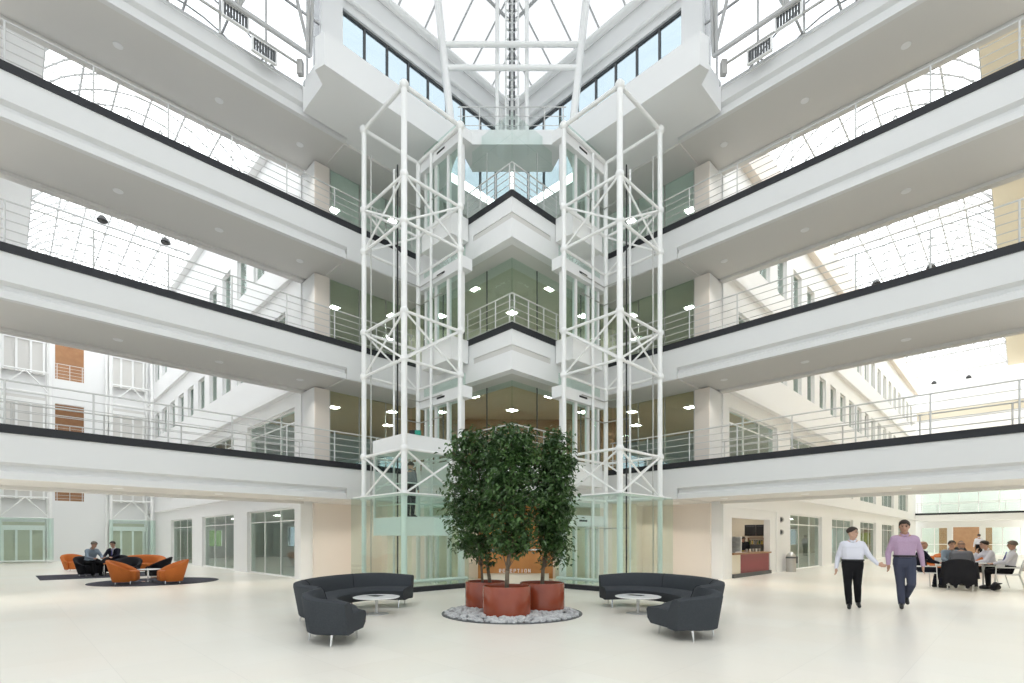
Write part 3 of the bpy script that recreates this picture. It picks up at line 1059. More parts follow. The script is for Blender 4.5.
# ------------------------------------------------------------------ downlights and office light panels
dl = None
def downlight(x, y, z, label, lit=True):
    global dl
    if dl is None:
        t = thing('downlight', label, 'downlight', (x, y, z), group='recessed downlights')
        MB().lathe([(.07, -.012), (.11, -.014), (.115, 0), (.07, 0)], n=20).build('trim_ring', 'white', t)
        MB().lathe([(.0, -.008), (.068, -.008), (.068, -.002), (.0, -.002)], n=16).build('lamp_face', 'lamp', t)
        ld = bpy.data.lights.new('downlight_lamp', 'SPOT')
        ld.energy = 60
        ld.color = (1.0, 0.93, 0.82)
        ld.spot_size = math.radians(120)
        ld.spot_blend = .6
        ld.shadow_soft_size = .06
        lo = bpy.data.objects.new('lamp_light', ld)
        COL.objects.link(lo)
        lo.location = (0, 0, -.03)
        lo.parent = t
        dl = t
        return t
    c = copy_tree(dl)
    c.location = (x, y, z)
    c['label'] = label
    return c
ORD = ['nearest to the block', 'second from the block', 'third from the block', 'fourth from the block']
for s in (1, -1):
    for i in (1, 2, 3, 4):
        for k, u in enumerate((7.0, 4.6, 2.2, -.2)):
            p = W(u, 16.9, LEV[i]-1.13, s)
            downlight(p.x, p.y, p.z, 'round downlight under the %s %s walkway, %s' % (FLOORNAME[i], SIDE[s], ORD[k]))
for s in (1, -1):  # lobby downlights added to brighten the beige wall behind the lifts
    for k, (u, v) in enumerate(((8.7, 16.9), (10.3, 17.2))):
        p = W(u, v, LEV[1]-1.19, s)
        downlight(p.x, p.y, p.z, 'added round downlight brightening the %s ground-floor lift lobby, %s' % (SIDE[s], ['by the pier', 'behind the lift'][k]))
pl = None
def office_light(x, y, z, label, rz=PI/4):
    global pl
    if pl is None:
        t = thing('ceiling_light', label, 'ceiling light', (x, y, z), rz, group='office ceiling panels')
        MB().box(-.19, .19, -.19, .19, -.03, 0).build('frame', 'white', t)
        MB().box(-.16, .16, -.16, .16, -.04, -.03).build('diffuser', 'panel_light', t)
        pl = t
        return t
    c = copy_tree(pl)
    c.location = (x, y, z)
    c['label'] = label
    return c
for i in (1, 2, 3):
    z = LEV[i+1]-1.18
    for k, (x, y, w) in enumerate(() if i == 3 else ((-1.4, 18.6, 'front left'), (1.4, 18.6, 'front right'), (0, 20.6, 'rear middle'), (-2.9, 20.9, 'rear left'), (2.9, 20.9, 'rear right'))):
        office_light(x, y, z, 'lit square ceiling panel in the %s corner office, %s one' % (FLOORNAME[i], w))
    for s in (1, -1):
        for k, (u, v) in enumerate(((9.3, 19.2), (11.3, 18.2), (12.5, 20.5), (9.6, 22.5))):
            p = W(u, v, z, s)
            office_light(p.x, p.y, p.z, 'lit square ceiling panel behind the %s %s lift lobby glass, %s' % (FLOORNAME[i], SIDE[s], ['by the pier', 'behind the lift', 'deep inside', 'along the hall'][k]))
for s in (1, -1):
    for k, (u, v) in enumerate(((10.5, 21.2), (10.5, 28.2), (10.5, 35.3))):
        p = W(u, v, LEV[1]-1.18, s)
        office_light(p.x, p.y, p.z, 'lit ceiling panel in the ground-floor room behind %s hall window %s' % (SIDE[s], ['one', 'two', 'three'][k]))
for k, x in enumerate((-1.6, 1.6)):
    office_light(x, 17.6, LEV[1]-1.33, 'lit ceiling panel over the reception desk, %s end' % ['left', 'right'][k])

# garden outside the office windows
gm = MB()
for s in (1, -1):
    ubox(gm, 19, 19.6, 18, 44, 0, 2.2, s)
    ubox(gm, 8.2, 16, VEND[s]+3.2, VEND[s]+3.8, 0, 2.3, s)
tag(gm.build('hedge', 'hedge'), 'bright green garden hedge seen through the office windows', 'hedge', kind='stuff')

# ------------------------------------------------------------------ sofas
def catmull(P, n):
    out = []
    for i in range(len(P)-1):
        p0 = P[max(i-1, 0)]; p1 = P[i]; p2 = P[i+1]; p3 = P[min(i+2, len(P)-1)]
        for k in range(n):
            t = k/n
            out.append(tuple(0.5*((2*b)+(-a+c)*t+(2*a-5*b+4*c-d)*t*t+(-a+3*b-3*c+d)*t**3) for a, b, c, d in zip(p0, p1, p2, p3)))
    out.append(tuple(P[-1]))
    return out

def ribbon(mb, B, S, prof):
    """closed cross-section prof[(w,z)] swept along; w=0 at the back line, 1 at the seat front"""
    n = len(B)
    k = len(prof)
    base = len(mb.v)
    for b, s_ in zip(B, S):
        for w, z in prof:
            L = math.hypot(s_[0]-b[0], s_[1]-b[1])
            f = w/L
            mb.v.append((b[0]+(s_[0]-b[0])*f, b[1]+(s_[1]-b[1])*f, z))
    for i in range(n-1):
        for j in range(k):
            q = (j+1) % k
            mb.f.append((base+i*k+j, base+i*k+q, base+(i+1)*k+q, base+(i+1)*k+j))
    mb.f.append(tuple(range(base, base+k)))
    mb.f.append(tuple(reversed(range(base+(n-1)*k, base+n*k))))

def sofa(Bp, Sp, label):
    o = Vector((sum(p[0] for p in Bp)/len(Bp), sum(p[1] for p in Bp)/len(Bp), 0))
    t = thing('curved_sofa', label, 'sofa', o, group='curved sofas')
    B = [(p[0]-o.x, p[1]-o.y) for p in catmull(Bp, 6)]
    S = [(p[0]-o.x, p[1]-o.y) for p in catmull(Sp, 6)]
    n = len(B)
    bm_ = MB()
    base = len(bm_.v)
    # backrest: leans outwards, height falls a little towards both ends
    hs = []
    for i in range(n):
        f = i/(n-1)
        hs.append(.70-.10*max(0, (f-.80)/.20)-.05*max(0, (.12-f)/.12))
    prof = lambda h: [(-.02, .17), (.02, .15), (.20, .16), (.20, .40), (.10, h-.05), (.05, h-.005), (-.02, h), (-.10, h-.02), (-.105, h-.06)]
    k = 9
    for b, s_, h in zip(B, S, hs):
        L = math.hypot(s_[0]-b[0], s_[1]-b[1])
        for w, z in prof(h):
            bm_.v.append((b[0]+(s_[0]-b[0])*w/L, b[1]+(s_[1]-b[1])*w/L, z))
    for i in range(n-1):
        for j in range(k):
            q_ = (j+1) % k
            bm_.f.append((i*k+j, i*k+q_, (i+1)*k+q_, (i+1)*k+j))
    bm_.f.append(tuple(range(k)))
    bm_.f.append(tuple(reversed(range((n-1)*k, n*k))))
    bo = bm_.build('backrest', 'fabric', t, smooth=True)
    se = MB()
    base = 0
    pr = [(.19, .17), (None, .17), (None, .24), (None, .37), (None, .41), (.5, .425), (.19, .42)]
    k = len(pr)
    off = {1: -.12, 2: -.03, 3: 0.0, 4: -.04}
    for b, s_ in zip(B, S):
        L = math.hypot(s_[0]-b[0], s_[1]-b[1])
        for j, (w, z) in enumerate(pr):
            if w is None: w = L+off[j]
            elif w == .5: w = L*.6
            se.v.append((b[0]+(s_[0]-b[0])*w/L, b[1]+(s_[1]-b[1])*w/L, z))
    for i in range(n-1):
        for j in range(k):
            q_ = (j+1) % k
            se.f.append((i*k+j, i*k+q_, (i+1)*k+q_, (i+1)*k+j))
    se.f.append(tuple(range(k)))
    se.f.append(tuple(reversed(range((n-1)*k, n*k))))
    so = se.build('seat', 'fabric', t, smooth=True)
    for ob in (bo, so):
        m_ = ob.modifiers.new('crease', 'EDGE_SPLIT')
        m_.split_angle = math.radians(50)
    # seam lines across the back
    sm = MB()
    for i in (12, 24, 36):
        if i < n:
            b, s_ = B[i], S[i]
            L = math.hypot(s_[0]-b[0], s_[1]-b[1])
            f = lambda w, z: (b[0]+(s_[0]-b[0])*w/L, b[1]+(s_[1]-b[1])*w/L, z)
            h = hs[i]
            sm.path([f(-.11, h-.06), f(-.02, h+.003), f(.05, h), f(.105, h-.05), f(.205, .43)], .006, 4)
    sm.build('seam', 'blackfab', bo)
    for i in (2, 14, 26, 34, 42, n-4):
        for w in (.04, .78):
            b, s_ = B[min(i, n-1)], S[min(i, n-1)]
            L = math.hypot(s_[0]-b[0], s_[1]-b[1])
            w_ = w*L
            x = b[0]+(s_[0]-b[0])*w_/L; y = b[1]+(s_[1]-b[1])*w_/L
            dx = (b[0]-s_[0])/L*(.03 if w < .5 else -.03); dy = (b[1]-s_[1])/L*(.03 if w < .5 else -.03)
            MB().tube((x+dx, y+dy, 0), (x, y, .18), .011, 8, .02).build('leg', 'chrome', t)
    return t
sofa([(-2.2, 11.35), (-2.9, 11.45), (-3.45, 11.05), (-3.78, 10.2), (-3.80, 9.3), (-3.5, 8.5), (-3.0, 7.95), (-2.92, 7.35), (-2.70, 6.95), (-2.2, 6.86)],
     [(-2.25, 10.6), (-2.75, 10.64), (-3.08, 10.35), (-3.2, 9.85), (-3.2, 9.4), (-3.02, 8.95), (-2.75, 8.55), (-2.45, 8.1), (-2.32, 7.75), (-2.14, 7.52)],
     'charcoal curved sofa left of the potted trees, around the left low table')
sofa([(1.95, 11.4), (2.7, 11.5), (3.3, 11.1), (3.72, 10.3), (3.75, 9.4), (3.45, 8.65), (2.98, 8.15), (3.0, 7.6), (2.85, 7.28), (2.3, 7.2)],
     [(1.95, 10.65), (2.55, 10.75), (2.92, 10.45), (3.12, 9.95), (3.15, 9.45), (2.93, 9.05), (2.68, 8.7), (2.45, 8.35), (2.3, 8.1), (2.08, 7.93)],
     'charcoal curved sofa right of the potted trees, around the right low table')

def low_table(x, y, label, mag):
    t = thing('coffee_table', label, 'coffee table', (x, y, 0), group='low round tables')
    MB().lathe([(0.0, .315), (.42, .315), (.44, .325), (.44, .335), (.42, .34), (0, .34)], n=40).build('tabletop', 'tabletop', t)
    MB().lathe([(.035, .015), (.03, .05), (.03, .28), (.06, .315)], n=16).build('stem', 'satin', t, smooth=True)
    MB().lathe([(.0, 0), (.23, 0), (.23, .008), (.05, .018), (0, .018)], n=32).build('base', 'satin', t)
    m_ = MB()
    m_.box(-.11, .11, -.15, .15, 0, .008)
    o = thing('magazine', mag, 'magazine', (x-.03, y+.05, .341), .9)
    MB().box(-.11, .11, -.15, .15, 0, .006).build('pages', 'tabletop', o)
    MB().box(-.112, .112, -.152, .152, .006, .008).build('cover', 'black', o)
low_table(-2.62, 9.9, 'round white low table on a chrome foot inside the left curved sofa', 'dark magazine lying on the left low table')
low_table(2.46, 10.0, 'round white low table on a chrome foot inside the right curved sofa', 'dark magazine lying on the right low table')

# ------------------------------------------------------------------ pebble bed and potted trees
PC = (0.0, 10.05)
POTS = [(-0.10, 9.78, .46, .56, 'front'), (-0.56, 10.85, .43, .56, 'left'), (0.62, 10.55, .46, .56, 'right')]
struct(MB().lathe([(1.33, 0.001), (1.37, 0.001), (1.37, .012), (1.33, .012)], c=PC, n=64).build('trim_bed_edge', 'dark'))
pb = MB()
rng = random.Random(3)
for _ in range(1500):
    a = rng.uniform(0, 2*PI); r = 1.30*math.sqrt(rng.random())
    x, y = PC[0]+r*math.cos(a), PC[1]+r*math.sin(a)
    if any(math.hypot(x-p[0], y-p[1]) < p[2]-.03 for p in POTS): continue
    q_ = rng.uniform(.028, .055)
    pb.ball((x, y, q_*.5), q_, 6, (rng.uniform(.8, 1.3), rng.uniform(.8, 1.3), rng.uniform(.5, .75)))
tag(pb.build('pebbles', 'pebble', smooth=True), 'round bed of pale grey pebbles under the three terracotta pots', 'pebbles', kind='stuff')

def leaf_mesh(centres, rng, size, per, spread):
    mb = MB()
    for c in centres:
        for _ in range(per):
            p = Vector(c)+Vector((rng.gauss(0, spread), rng.gauss(0, spread), rng.gauss(0, spread*.75)))
            L = size*rng.uniform(.7, 1.25)
            wd = L*.27
            rot = Euler((rng.uniform(-1.1, .25), rng.uniform(-.5, .5), rng.uniform(0, 2*PI))).to_matrix()
            pts = [Vector((0, 0, 0)), Vector((-wd, L*.45, .012)), Vector((0, L*.5, -.006)), Vector((wd, L*.45, .012)), Vector((0, L, -.012))]
            n = len(mb.v)
            mb.v += [tuple(p+rot @ q_) for q_ in pts]
            mb.f += [(n, n+2, n+1), (n, n+3, n+2), (n+1, n+2, n+4), (n+2, n+3, n+4)]
    return mb

def potted_tree(x, y, r, h, crown, stems, seed, label):
    rng = random.Random(seed)
    t = thing('potted_tree', label, 'potted tree', (x, y, 0), group='potted trees on the pebble bed')
    po = MB().lathe([(r*.96, 0.0), (r, .02), (r, h-.015), (r-.012, h), (r-.035, h), (r-.04, h-.05), (r-.04, h-.12), (0.001, h-.12)], n=48).build('pot', 'terra', t, smooth=True)
    m_ = po.modifiers.new('crease', 'EDGE_SPLIT'); m_.split_angle = math.radians(40)
    sb = MB().lathe([(.001, h-.12), (r-.042, h-.12), (r-.042, h-.085), (.001, h-.06)], n=32)
    sb.build('soil', 'soil', t)
    cx, cy, z0, z1, rx, ry = crown
    tips = []
    for k, (sx, sy, rad) in enumerate(stems):
        pts = [Vector((sx, sy, h-.1))]
        top = Vector((cx+sx*.5, cy+sy*.5, z1-.35))
        nseg = 7
        for i in range(1, nseg+1):
            f = i/nseg
            p = pts[0].lerp(top, f)
            pts.append(p+Vector((rng.uniform(-.03, .03), rng.uniform(-.03, .03), 0)))
        mb = MB()
        for i in range(nseg):
            mb.tube(pts[i], pts[i+1], rad*(1-.75*i/nseg), 8, rad*(1-.75*(i+1)/nseg))
        mb.build('trunk', 'bark', t, smooth=True)
        tips.append(pts)
    br = MB()
    cl = []
    nb = 118
    for b in range(nb):
        f = (b+.5)/nb
        z = z0+(z1-z0)*f
        a = b*2.399+rng.uniform(-.4, .4)
        prof = (.50+.55*min(1, f/.5)) if f < .55 else 1.05*max(0.02, math.cos((f-.55)/.45*1.35))**.6
        prof *= 1+.16*math.sin(a*2+seed+f*9)
        rr = rng.uniform(.2, 1.0)**.6*prof
        e = Vector((cx+rx*rr*math.cos(a), cy+ry*rr*math.sin(a), z+rng.uniform(-.1, .1)))
        pts = tips[b % len(tips)]
        zz = max(h+.2, z-.25)
        st = min(pts, key=lambda p: abs(p.z-zz))
        br.tube(st, e, .011, 5, .004)
        cl.append(e)
        if rr > .45:
            cl.append(st.lerp(e, .65))
    br.build('branches', 'bark', t)
    lm = leaf_mesh(cl, rng, .12, 24, .095)
    lm.build('foliage', 'leaf', t, recalc=False)
    return t
potted_tree(*POTS[0][:4], (0.10, 0.0, 1.20, 3.55, .60, .55), [(0.0, 0.0, .045)], 11, 'dark green fig tree in the front terracotta pot')
potted_tree(*POTS[1][:4], (-.22, -.2, 1.15, 3.68, .68, .60), [(-.06, 0, .028), (.10, .03, .038)], 12, 'dark green fig tree in the left rear terracotta pot')
potted_tree(*POTS[2][:4], (.25, -.05, 1.15, 3.55, .46, .48), [(.0, 0, .042)], 13, 'slimmer dark green fig tree in the right rear terracotta pot')

# ------------------------------------------------------------------ people
def hull(parts, balls):
    """adds the convex hull of some balls [(centre, radius, squash)] to a bmesh list"""
    bm = bmesh.new()
    for b in balls:
        c, r = Vector(b[0]), b[1]
        sq = b[2] if len(b) > 2 else (1, 1, 1)
        for i in range(1, 6):
            th = PI*i/6
            for j in range(10):
                ph = 2*PI*j/10
                bm.verts.new(c+Vector((r*sq[0]*math.sin(th)*math.cos(ph), r*sq[1]*math.sin(th)*math.sin(ph), r*sq[2]*math.cos(th))))
        bm.verts.new(c+Vector((0, 0, r*sq[2]))); bm.verts.new(c-Vector((0, 0, r*sq[2])))
    res = bmesh.ops.convex_hull(bm, input=bm.verts)
    bmesh.ops.delete(bm, geom=[g for g in res['geom_interior'] if isinstance(g, bmesh.types.BMVert)], context='VERTS')
    bm.verts.index_update()
    n = len(parts.v)
    parts.v += [tuple(v.co) for v in bm.verts]
    for f in bm.faces:
        parts.f.append(tuple(n+v.index for v in f.verts))
    bm.free()

def meld(mb, name, m, parent, voxel=.012, smooth=3):
    """one continuous skin over the collected shapes"""
    o = mb.build(name, m, None, smooth=True)
    r = o.modifiers.new('skin', 'REMESH')
    r.mode = 'VOXEL'
    r.voxel_size = voxel
    sm = o.modifiers.new('soft', 'SMOOTH')
    sm.iterations = smooth
    sm.factor = .5
    dg = bpy.context.evaluated_depsgraph_get()
    me = bpy.data.meshes.new_from_object(o.evaluated_get(dg))
    o.modifiers.clear()
    old = o.data
    o.data = me
    me.name = name
    bpy.data.meshes.remove(old)
    for p in me.polygons: p.use_smooth = True
    if not me.materials:
        me.materials.append(M[m])
    o.parent = parent
    return o

def hand(mb, w, d, side, out, k=1.0, curl=.5):
    """palm, four unequal bent fingers and a thumb; w wrist, d pointing along the hand, out = thumb side"""
    d = Vector(d).normalized()
    out = (Vector(out)-d*Vector(out).dot(d)).normalized()
    nrm = d.cross(out)*side
    w = Vector(w)
    hull(mb, [(w, .026*k), (w+d*.085*k+out*.03*k, .016*k), (w+d*.08*k-out*.032*k, .016*k)])
    for i, (off, L) in enumerate(((.033, .072), (.011, .08), (-.011, .074), (-.033, .058))):
        a = w+d*.085*k+out*off*k
        b = a+(d*.9-nrm*.25*curl).normalized()*L*.5*k
        c = b+(d*.6-nrm*.9*curl).normalized()*L*.5*k
        hull(mb, [(a, .0105*k), (b, .0095*k)])
        hull(mb, [(b, .0095*k), (c, .008*k)])
    a = w+d*.02*k+out*.026*k
    b = a+(d*.6+out*.7).normalized()*.042*k
    c = b+(d*.95+out*.2).normalized()*.032*k
    hull(mb, [(a, .015*k), (b, .012*k)])
    hull(mb, [(b, .012*k), (c, .009*k)])

def person(label, J, loc, rz, look, top='sh_white', low='tr_black', skin='skin', hair='hair', bald=False, k=1.0, wide=1.0,
           jacket=False, fine=False, belly=0.0, group=None, tie=False):
    t = thing('person', label, 'person', loc, rz, group)
    J = {a: Vector(b)*k for a, b in J.items()}
    vox = .010 if fine else .015
    yaw, pitch = look
    Rh = Euler((pitch, 0, yaw)).to_matrix()
    hd = J['hd']
    H = lambda x, y, z: hd+Rh @ Vector((x*k, y*k, z*k))
    body = MB()
    # torso, neck
    sL, sR, hL, hR, ch, pv, nk = J['shL'], J['shR'], J['hpL'], J['hpR'], J['ch'], J['pv'], J['nk']
    def torso(mb, g, low_=True):
        c1, c2 = ch.lerp(sL, .55), ch.lerp(sR, .55)
        hull(mb, [(sL.lerp(nk, .15), (.055+g)*k), (sR.lerp(nk, .15), (.055+g)*k), (c1, (.10+g)*k*wide), (c2, (.10+g)*k*wide), (nk-(ch-pv).normalized()*(.045*k if g else 0), (.05+g)*k)])
        w1, w2 = pv.lerp(ch, .5).lerp(hL, .25), pv.lerp(ch, .5).lerp(hR, .25)
        up = (ch-pv).normalized()
        w1 = pv+up*.18*k+(hL-hR).normalized()*.075*k*wide; w2 = pv+up*.18*k-(hL-hR).normalized()*.075*k*wide
        hull(mb, [(c1, (.095+g)*k*wide), (c2, (.095+g)*k*wide), (w1, (.09+g+belly)*k*wide), (w2, (.09+g+belly)*k*wide)])
        if low_:
            hull(mb, [(w1, (.088+g+belly*.8)*k*wide), (w2, (.088+g+belly*.8)*k*wide), (hL, (.095+g)*k*wide), (hR, (.095+g)*k*wide)])
        return w1, w2
    torso(body, 0)
    hull(body, [(nk, .055*k), (H(0, .01, -.05), .052*k)])
    # head: skull, face, jaw, nose, ears
    hull(body, [(H(0, .02, .03), .085*k), (H(0, -.02, .03), .078*k), (H(0, -.045, -.06), .045*k), (H(0, .01, -.03), .068*k)])
    hull(body, [(H(0, -.055, -.085), .032*k), (H(.03, -.01, -.06), .04*k), (H(-.03, -.01, -.06), .04*k)])
    hull(body, [(H(0, -.098, .02), .010*k), (H(0, -.108, -.018), .012*k), (H(0, -.09, -.02), .018*k)])
    for sx in (-1, 1):
        hull(body, [(H(sx*.083, .012, .012), .016*k), (H(sx*.078, .005, -.03), .011*k)])
    # limbs
    for S_, sd in (('L', 1), ('R', -1)):
        sh, el, wr = J['sh'+S_], J['el'+S_], J['wr'+S_]
        hull(body, [(sh, .056*k), (el, .042*k)])
        hull(body, [(el, .042*k), (wr, .028*k)])
        hand(body, wr, J['hv'+S_]/k, sd, J['th'+S_]/k, k)
        hp, kn, an, to = J['hp'+S_], J['kn'+S_], J['an'+S_], J['to'+S_]
        hull(body, [(hp, .088*k), (kn, .058*k)])
        hull(body, [(kn, .055*k), (kn.lerp(an, .35), .054*k), (an, .036*k)])
        hull(body, [(an, .034*k), (an.lerp(to, .1)-Vector((0, 0, .03*k)), .03*k), (to, .025*k)])
    meld(body, 'body', skin, t, vox)
    # hair
    hb = MB()
    N, Rr = 20, 14
    idx = {}
    for i in range(Rr+1):
        th = PI*i/Rr
        for j in range(N):
            ph = 2*PI*j/N
            x, y, z = math.sin(th)*math.cos(ph), math.sin(th)*math.sin(ph), math.cos(th)
            idx[i, j] = len(hb.v)
            g_ = 1.0+.05*math.sin(7*ph+5*th)
            hb.v.append(tuple(H(x*(.089 if not bald else .084)*g_, .008+y*(.112 if not bald else .103)*g_, .042+z*(.095 if not bald else .08)*g_)))
    for i in range(Rr):
        for j in range(N):
            q_ = (j+1) % N
            ph = 2*PI*(j+.5)/N
            th = PI*(i+.5)/Rr
            front = -math.sin(ph)*math.sin(th)
            lim = -.52+1.0*max(0, front+.12)
            zc = math.cos(th)
            if zc < lim: continue
            if bald and (zc > .12 or front > .05): continue
            hb.f.append((idx[i, j], idx[i+1, j], idx[i+1, q_], idx[i, q_]))
    ho = hb.build('hair', 'stubble' if bald else hair, t, smooth=True)
    sd_ = ho.modifiers.new('thick', 'SOLIDIFY'); sd_.thickness = (.012 if not bald else .005)*k; sd_.offset = 0
    # face details
    for sx in (-1, 1):
        e = MB().ball(H(sx*.033, -.087, .022), .0125*k, 8, (1.2, .6, .7)).build('eye', 'eye', t)
        MB().tube(H(sx*.016, -.098, .045), H(sx*.05, -.088, .047), .0042*k, 6).build('eyebrow', hair, t)
    MB().tube(H(-.022, -.09, -.058), H(.022, -.09, -.058), .0075*k, 6).build('mouth', 'lip', t)
    # clothes
    cl = MB()
    w1, w2 = torso(cl, .016, low_=False)
    hull(cl, [(w1, (.105+belly)*k*wide), (w2, (.105+belly)*k*wide), (w1.lerp(hL, .5), (.098+belly*.5)*k*wide), (w2.lerp(hR, .5), (.098+belly*.5)*k*wide)])
    if jacket:
        hull(cl, [(w1, (.11+belly)*k), (w2, (.11+belly)*k), (hL, .112*k), (hR, .112*k)])
    for S_ in 'LR':
        sh, el, wr = J['sh'+S_], J['el'+S_], J['wr'+S_]
        hull(cl, [(sh, .068*k*wide), (el, .056*k)])
        hull(cl, [(el, .056*k), (wr.lerp(el, .02), .040*k)])
    meld(cl, 'jacket' if jacket else 'shirt', top, t, vox, 9)
    co = MB()
    ax = (H(0, 0, -.08)-nk).normalized()
    qn = ax.to_track_quat('Z', 'Y')
    cname = 'sh_white' if jacket else top
    n_ = 28
    for i in range(n_):
        a = 2*PI*i/n_
        out = qn @ Vector((math.cos(a), math.sin(a), 0))
        c0_ = nk+ax*(.020+.026*math.sin(a))*k+out*.066*k
        # cross-section leaning outwards: inner foot, inner top, outer top, outer foot
        for dr, dz in ((-.012, -.012), (-.006, .034), (.004, .036), (.016, -.008)):
            co.v.append(tuple(c0_+out*dr*k+ax*dz*k))
    for i in range(n_):
        j = (i+1) % n_
        for q_ in range(4):
            r_ = (q_+1) % 4
            co.f.append((i*4+q_, i*4+r_, j*4+r_, j*4+q_))
    for sx in (-1, 1):
        f_ = (ch-pv).normalized()
        side_ = (sL-sR).normalized()
        fwd = side_.cross(f_)
        p0 = nk+fwd*.072*k+f_*.012*k
        hull(co, [(p0+side_*sx*.012*k, .009*k), (p0+side_*sx*.045*k-fwd*.02*k+f_*.012*k, .008*k), (p0+side_*sx*.034*k+fwd*.022*k-f_*.034*k, .006*k)])
    co.build('collar', cname, t, smooth=True)
    if tie or jacket:
        f = (ch-pv).normalized()
        fw = Vector((0, -1, 0))
        fr = MB()
        a = nk+fw*.085*k-f*.0*k; b = ch+fw*.145*k*wide-f*.08*k
        if jacket:
            fr.tube(a, b, .05*k, 8, .012*k)
            fr.build('shirt_front', 'sh_white', t)
        ti = MB()
        ti.tube(a+fw*.045*k, b+fw*.025*k, .016*k, 6, .026*k)
        ti.build('tie', 'tie', t)
    tr = MB()
    hull(tr, [(w1.lerp(hL, .58), (.110+belly*.7)*k*wide), (w2.lerp(hR, .58), (.110+belly*.7)*k*wide), (hL, .112*k*wide), (hR, .112*k*wide)])
    for S_ in 'LR':
        hp, kn, an = J['hp'+S_], J['kn'+S_], J['an'+S_]
        hull(tr, [(hp, .106*k*wide), (kn, .076*k)])
        hull(tr, [(kn, .076*k), (kn.lerp(an, .4), .072*k), (an.lerp(kn, .06), .060*k)])
    meld(tr, 'trousers', low, t, vox, 3)
    if not jacket:
        be = MB()
        up_ = (ch-pv).normalized()
        axx = (hL-hR).normalized()
        fr_ = axx.cross(up_)
        c = pv+up_*.098*k
        n_ = 32
        for i in range(n_):
            a = 2*PI*i/n_
            dv = axx*math.cos(a)*(.196*wide+belly*.8)+fr_*math.sin(a)*(.118*wide+belly*.8)
            for m_, dz in ((.94, -.018), (.94, .018), (1.0, .018), (1.0, -.018)):
                be.v.append(tuple(c+dv*m_*k+up_*dz*k))
        for i in range(n_):
            j = (i+1) % n_
            for q_ in range(4):
                r_ = (q_+1) % 4
                be.f.append((i*4+q_, i*4+r_, j*4+r_, j*4+q_))
        be.build('belt', 'shoe', t)
    for S_ in 'LR':
        an, to = J['an'+S_], J['to'+S_]
        s_ = MB()
        dn = Vector((0, 0, -.045*k))
        dirn = (to-an); dirn.z = 0
        dirn = dirn.normalized() if dirn.length > 1e-4 else Vector((0, -1, 0))
        heel = an-dirn*.03*k
        hull(s_, [(an+Vector((0, 0, .0)), .047*k), (Vector((heel.x, heel.y, an.z-.045*k)), .038*k), (to, .036*k), (to-dirn*.06*k+Vector((0, 0, .02*k)), .04*k)])
        s_.build('shoe', 'shoe', t, smooth=True)
    return t

def stand(**kw):
    J = dict(pv=(0, 0, .97), ch=(0, .0, 1.30), nk=(0, .0, 1.485), hd=(0, -.03, 1.665), hpL=(.09, 0, .90), hpR=(-.09, 0, .90),
             knL=(.10, -.02, .49), knR=(-.10, -.02, .49), anL=(.10, .02, .085), anR=(-.10, .02, .085), toL=(.12, -.15, .038), toR=(-.12, -.15, .038),
             shL=(.178, 0, 1.415), shR=(-.178, 0, 1.415), elL=(.25, .03, 1.14), elR=(-.25, .03, 1.14), wrL=(.27, -.06, .90), wrR=(-.27, -.06, .90),
             hvL=(.0, -.2, -1), hvR=(.0, -.2, -1), thL=(-.3, -1, 0), thR=(.3, -1, 0))
    J.update(kw)
    return J
def sit(lean=0.0, **kw):
    l = lean
    J = dict(pv=(0, .05, .58), ch=(0, .06-l*.35, .90), nk=(0, .06-l*.55, 1.085), hd=(0, .02-l*.75, 1.265), hpL=(.09, .02, .535), hpR=(-.09, .02, .535),
             knL=(.13, -.42, .52), knR=(-.13, -.42, .52), anL=(.13, -.40, .085), anR=(-.13, -.40, .085), toL=(.15, -.57, .038), toR=(-.15, -.57, .038),
             shL=(.185, .06-l*.5, 1.035), shR=(-.185, .06-l*.5, 1.035), elL=(.25, -.10-l*.5, .80), elR=(-.25, -.10-l*.5, .80),
             wrL=(.14, -.32-l*.4, .74), wrR=(-.14, -.32-l*.4, .74), hvL=(-.3, -1, -.1), hvR=(.3, -1, -.1), thL=(-1, 0, .4), thR=(1, 0, .4))
    J.update(kw)
    return J

D = math.radians
# the two walkers
person('walking man in a white shirt and black trousers with one open hand held out', stand(
        hd=(.0, -.03, 1.665), knL=(.09, -.0, .49), anL=(.12, .16, .12), toL=(.13, .02, .042), knR=(-.10, -.10, .49), anR=(-.08, -.14, .085), toR=(-.10, -.31, .038),
        elL=(.30, -.02, 1.17), wrL=(.44, -.16, .99), hvL=(.9, -.3, -.25), thL=(0, -.3, 1), elR=(-.27, .05, 1.13), wrR=(-.31, -.02, .88), hvR=(-.05, -.2, -1)),
       (7.15, 10.75, 0), D(-27), (D(55), 0), 'sh_white', 'tr_black', 'skin', 'hair', k=.945, wide=1.06, fine=True, belly=.015)
person('tall walking man in a lilac shirt and slate trousers with a black belt', stand(
        hd=(-.01, -.045, 1.665), knL=(.10, -.10, .50), anL=(.05, .22, .22), toL=(.06, .10, .10), knR=(-.07, -.02, .49), anR=(-.06, -.08, .085), toR=(-.08, -.25, .038),
        elL=(.27, .06, 1.13), wrL=(.30, .02, .87), hvL=(0, -.1, -1), elR=(-.27, .02, 1.13), wrR=(-.28, -.10, .89), hvR=(.0, -.3, -1)),
       (8.22, 10.72, 0), D(-30), (D(-8), D(14)), 'sh_lilac', 'tr_slate', 'skin2', 'hair', k=1.025, fine=True)

# lift passenger
p = W(8.66, 12.95, 2.08, 1)
person('passenger in dark clothes standing in the glazed lift car', stand(), p, D(150), (0, D(10)), 'sh_grey', 'tr_black', 'skin', 'hair', k=.93)

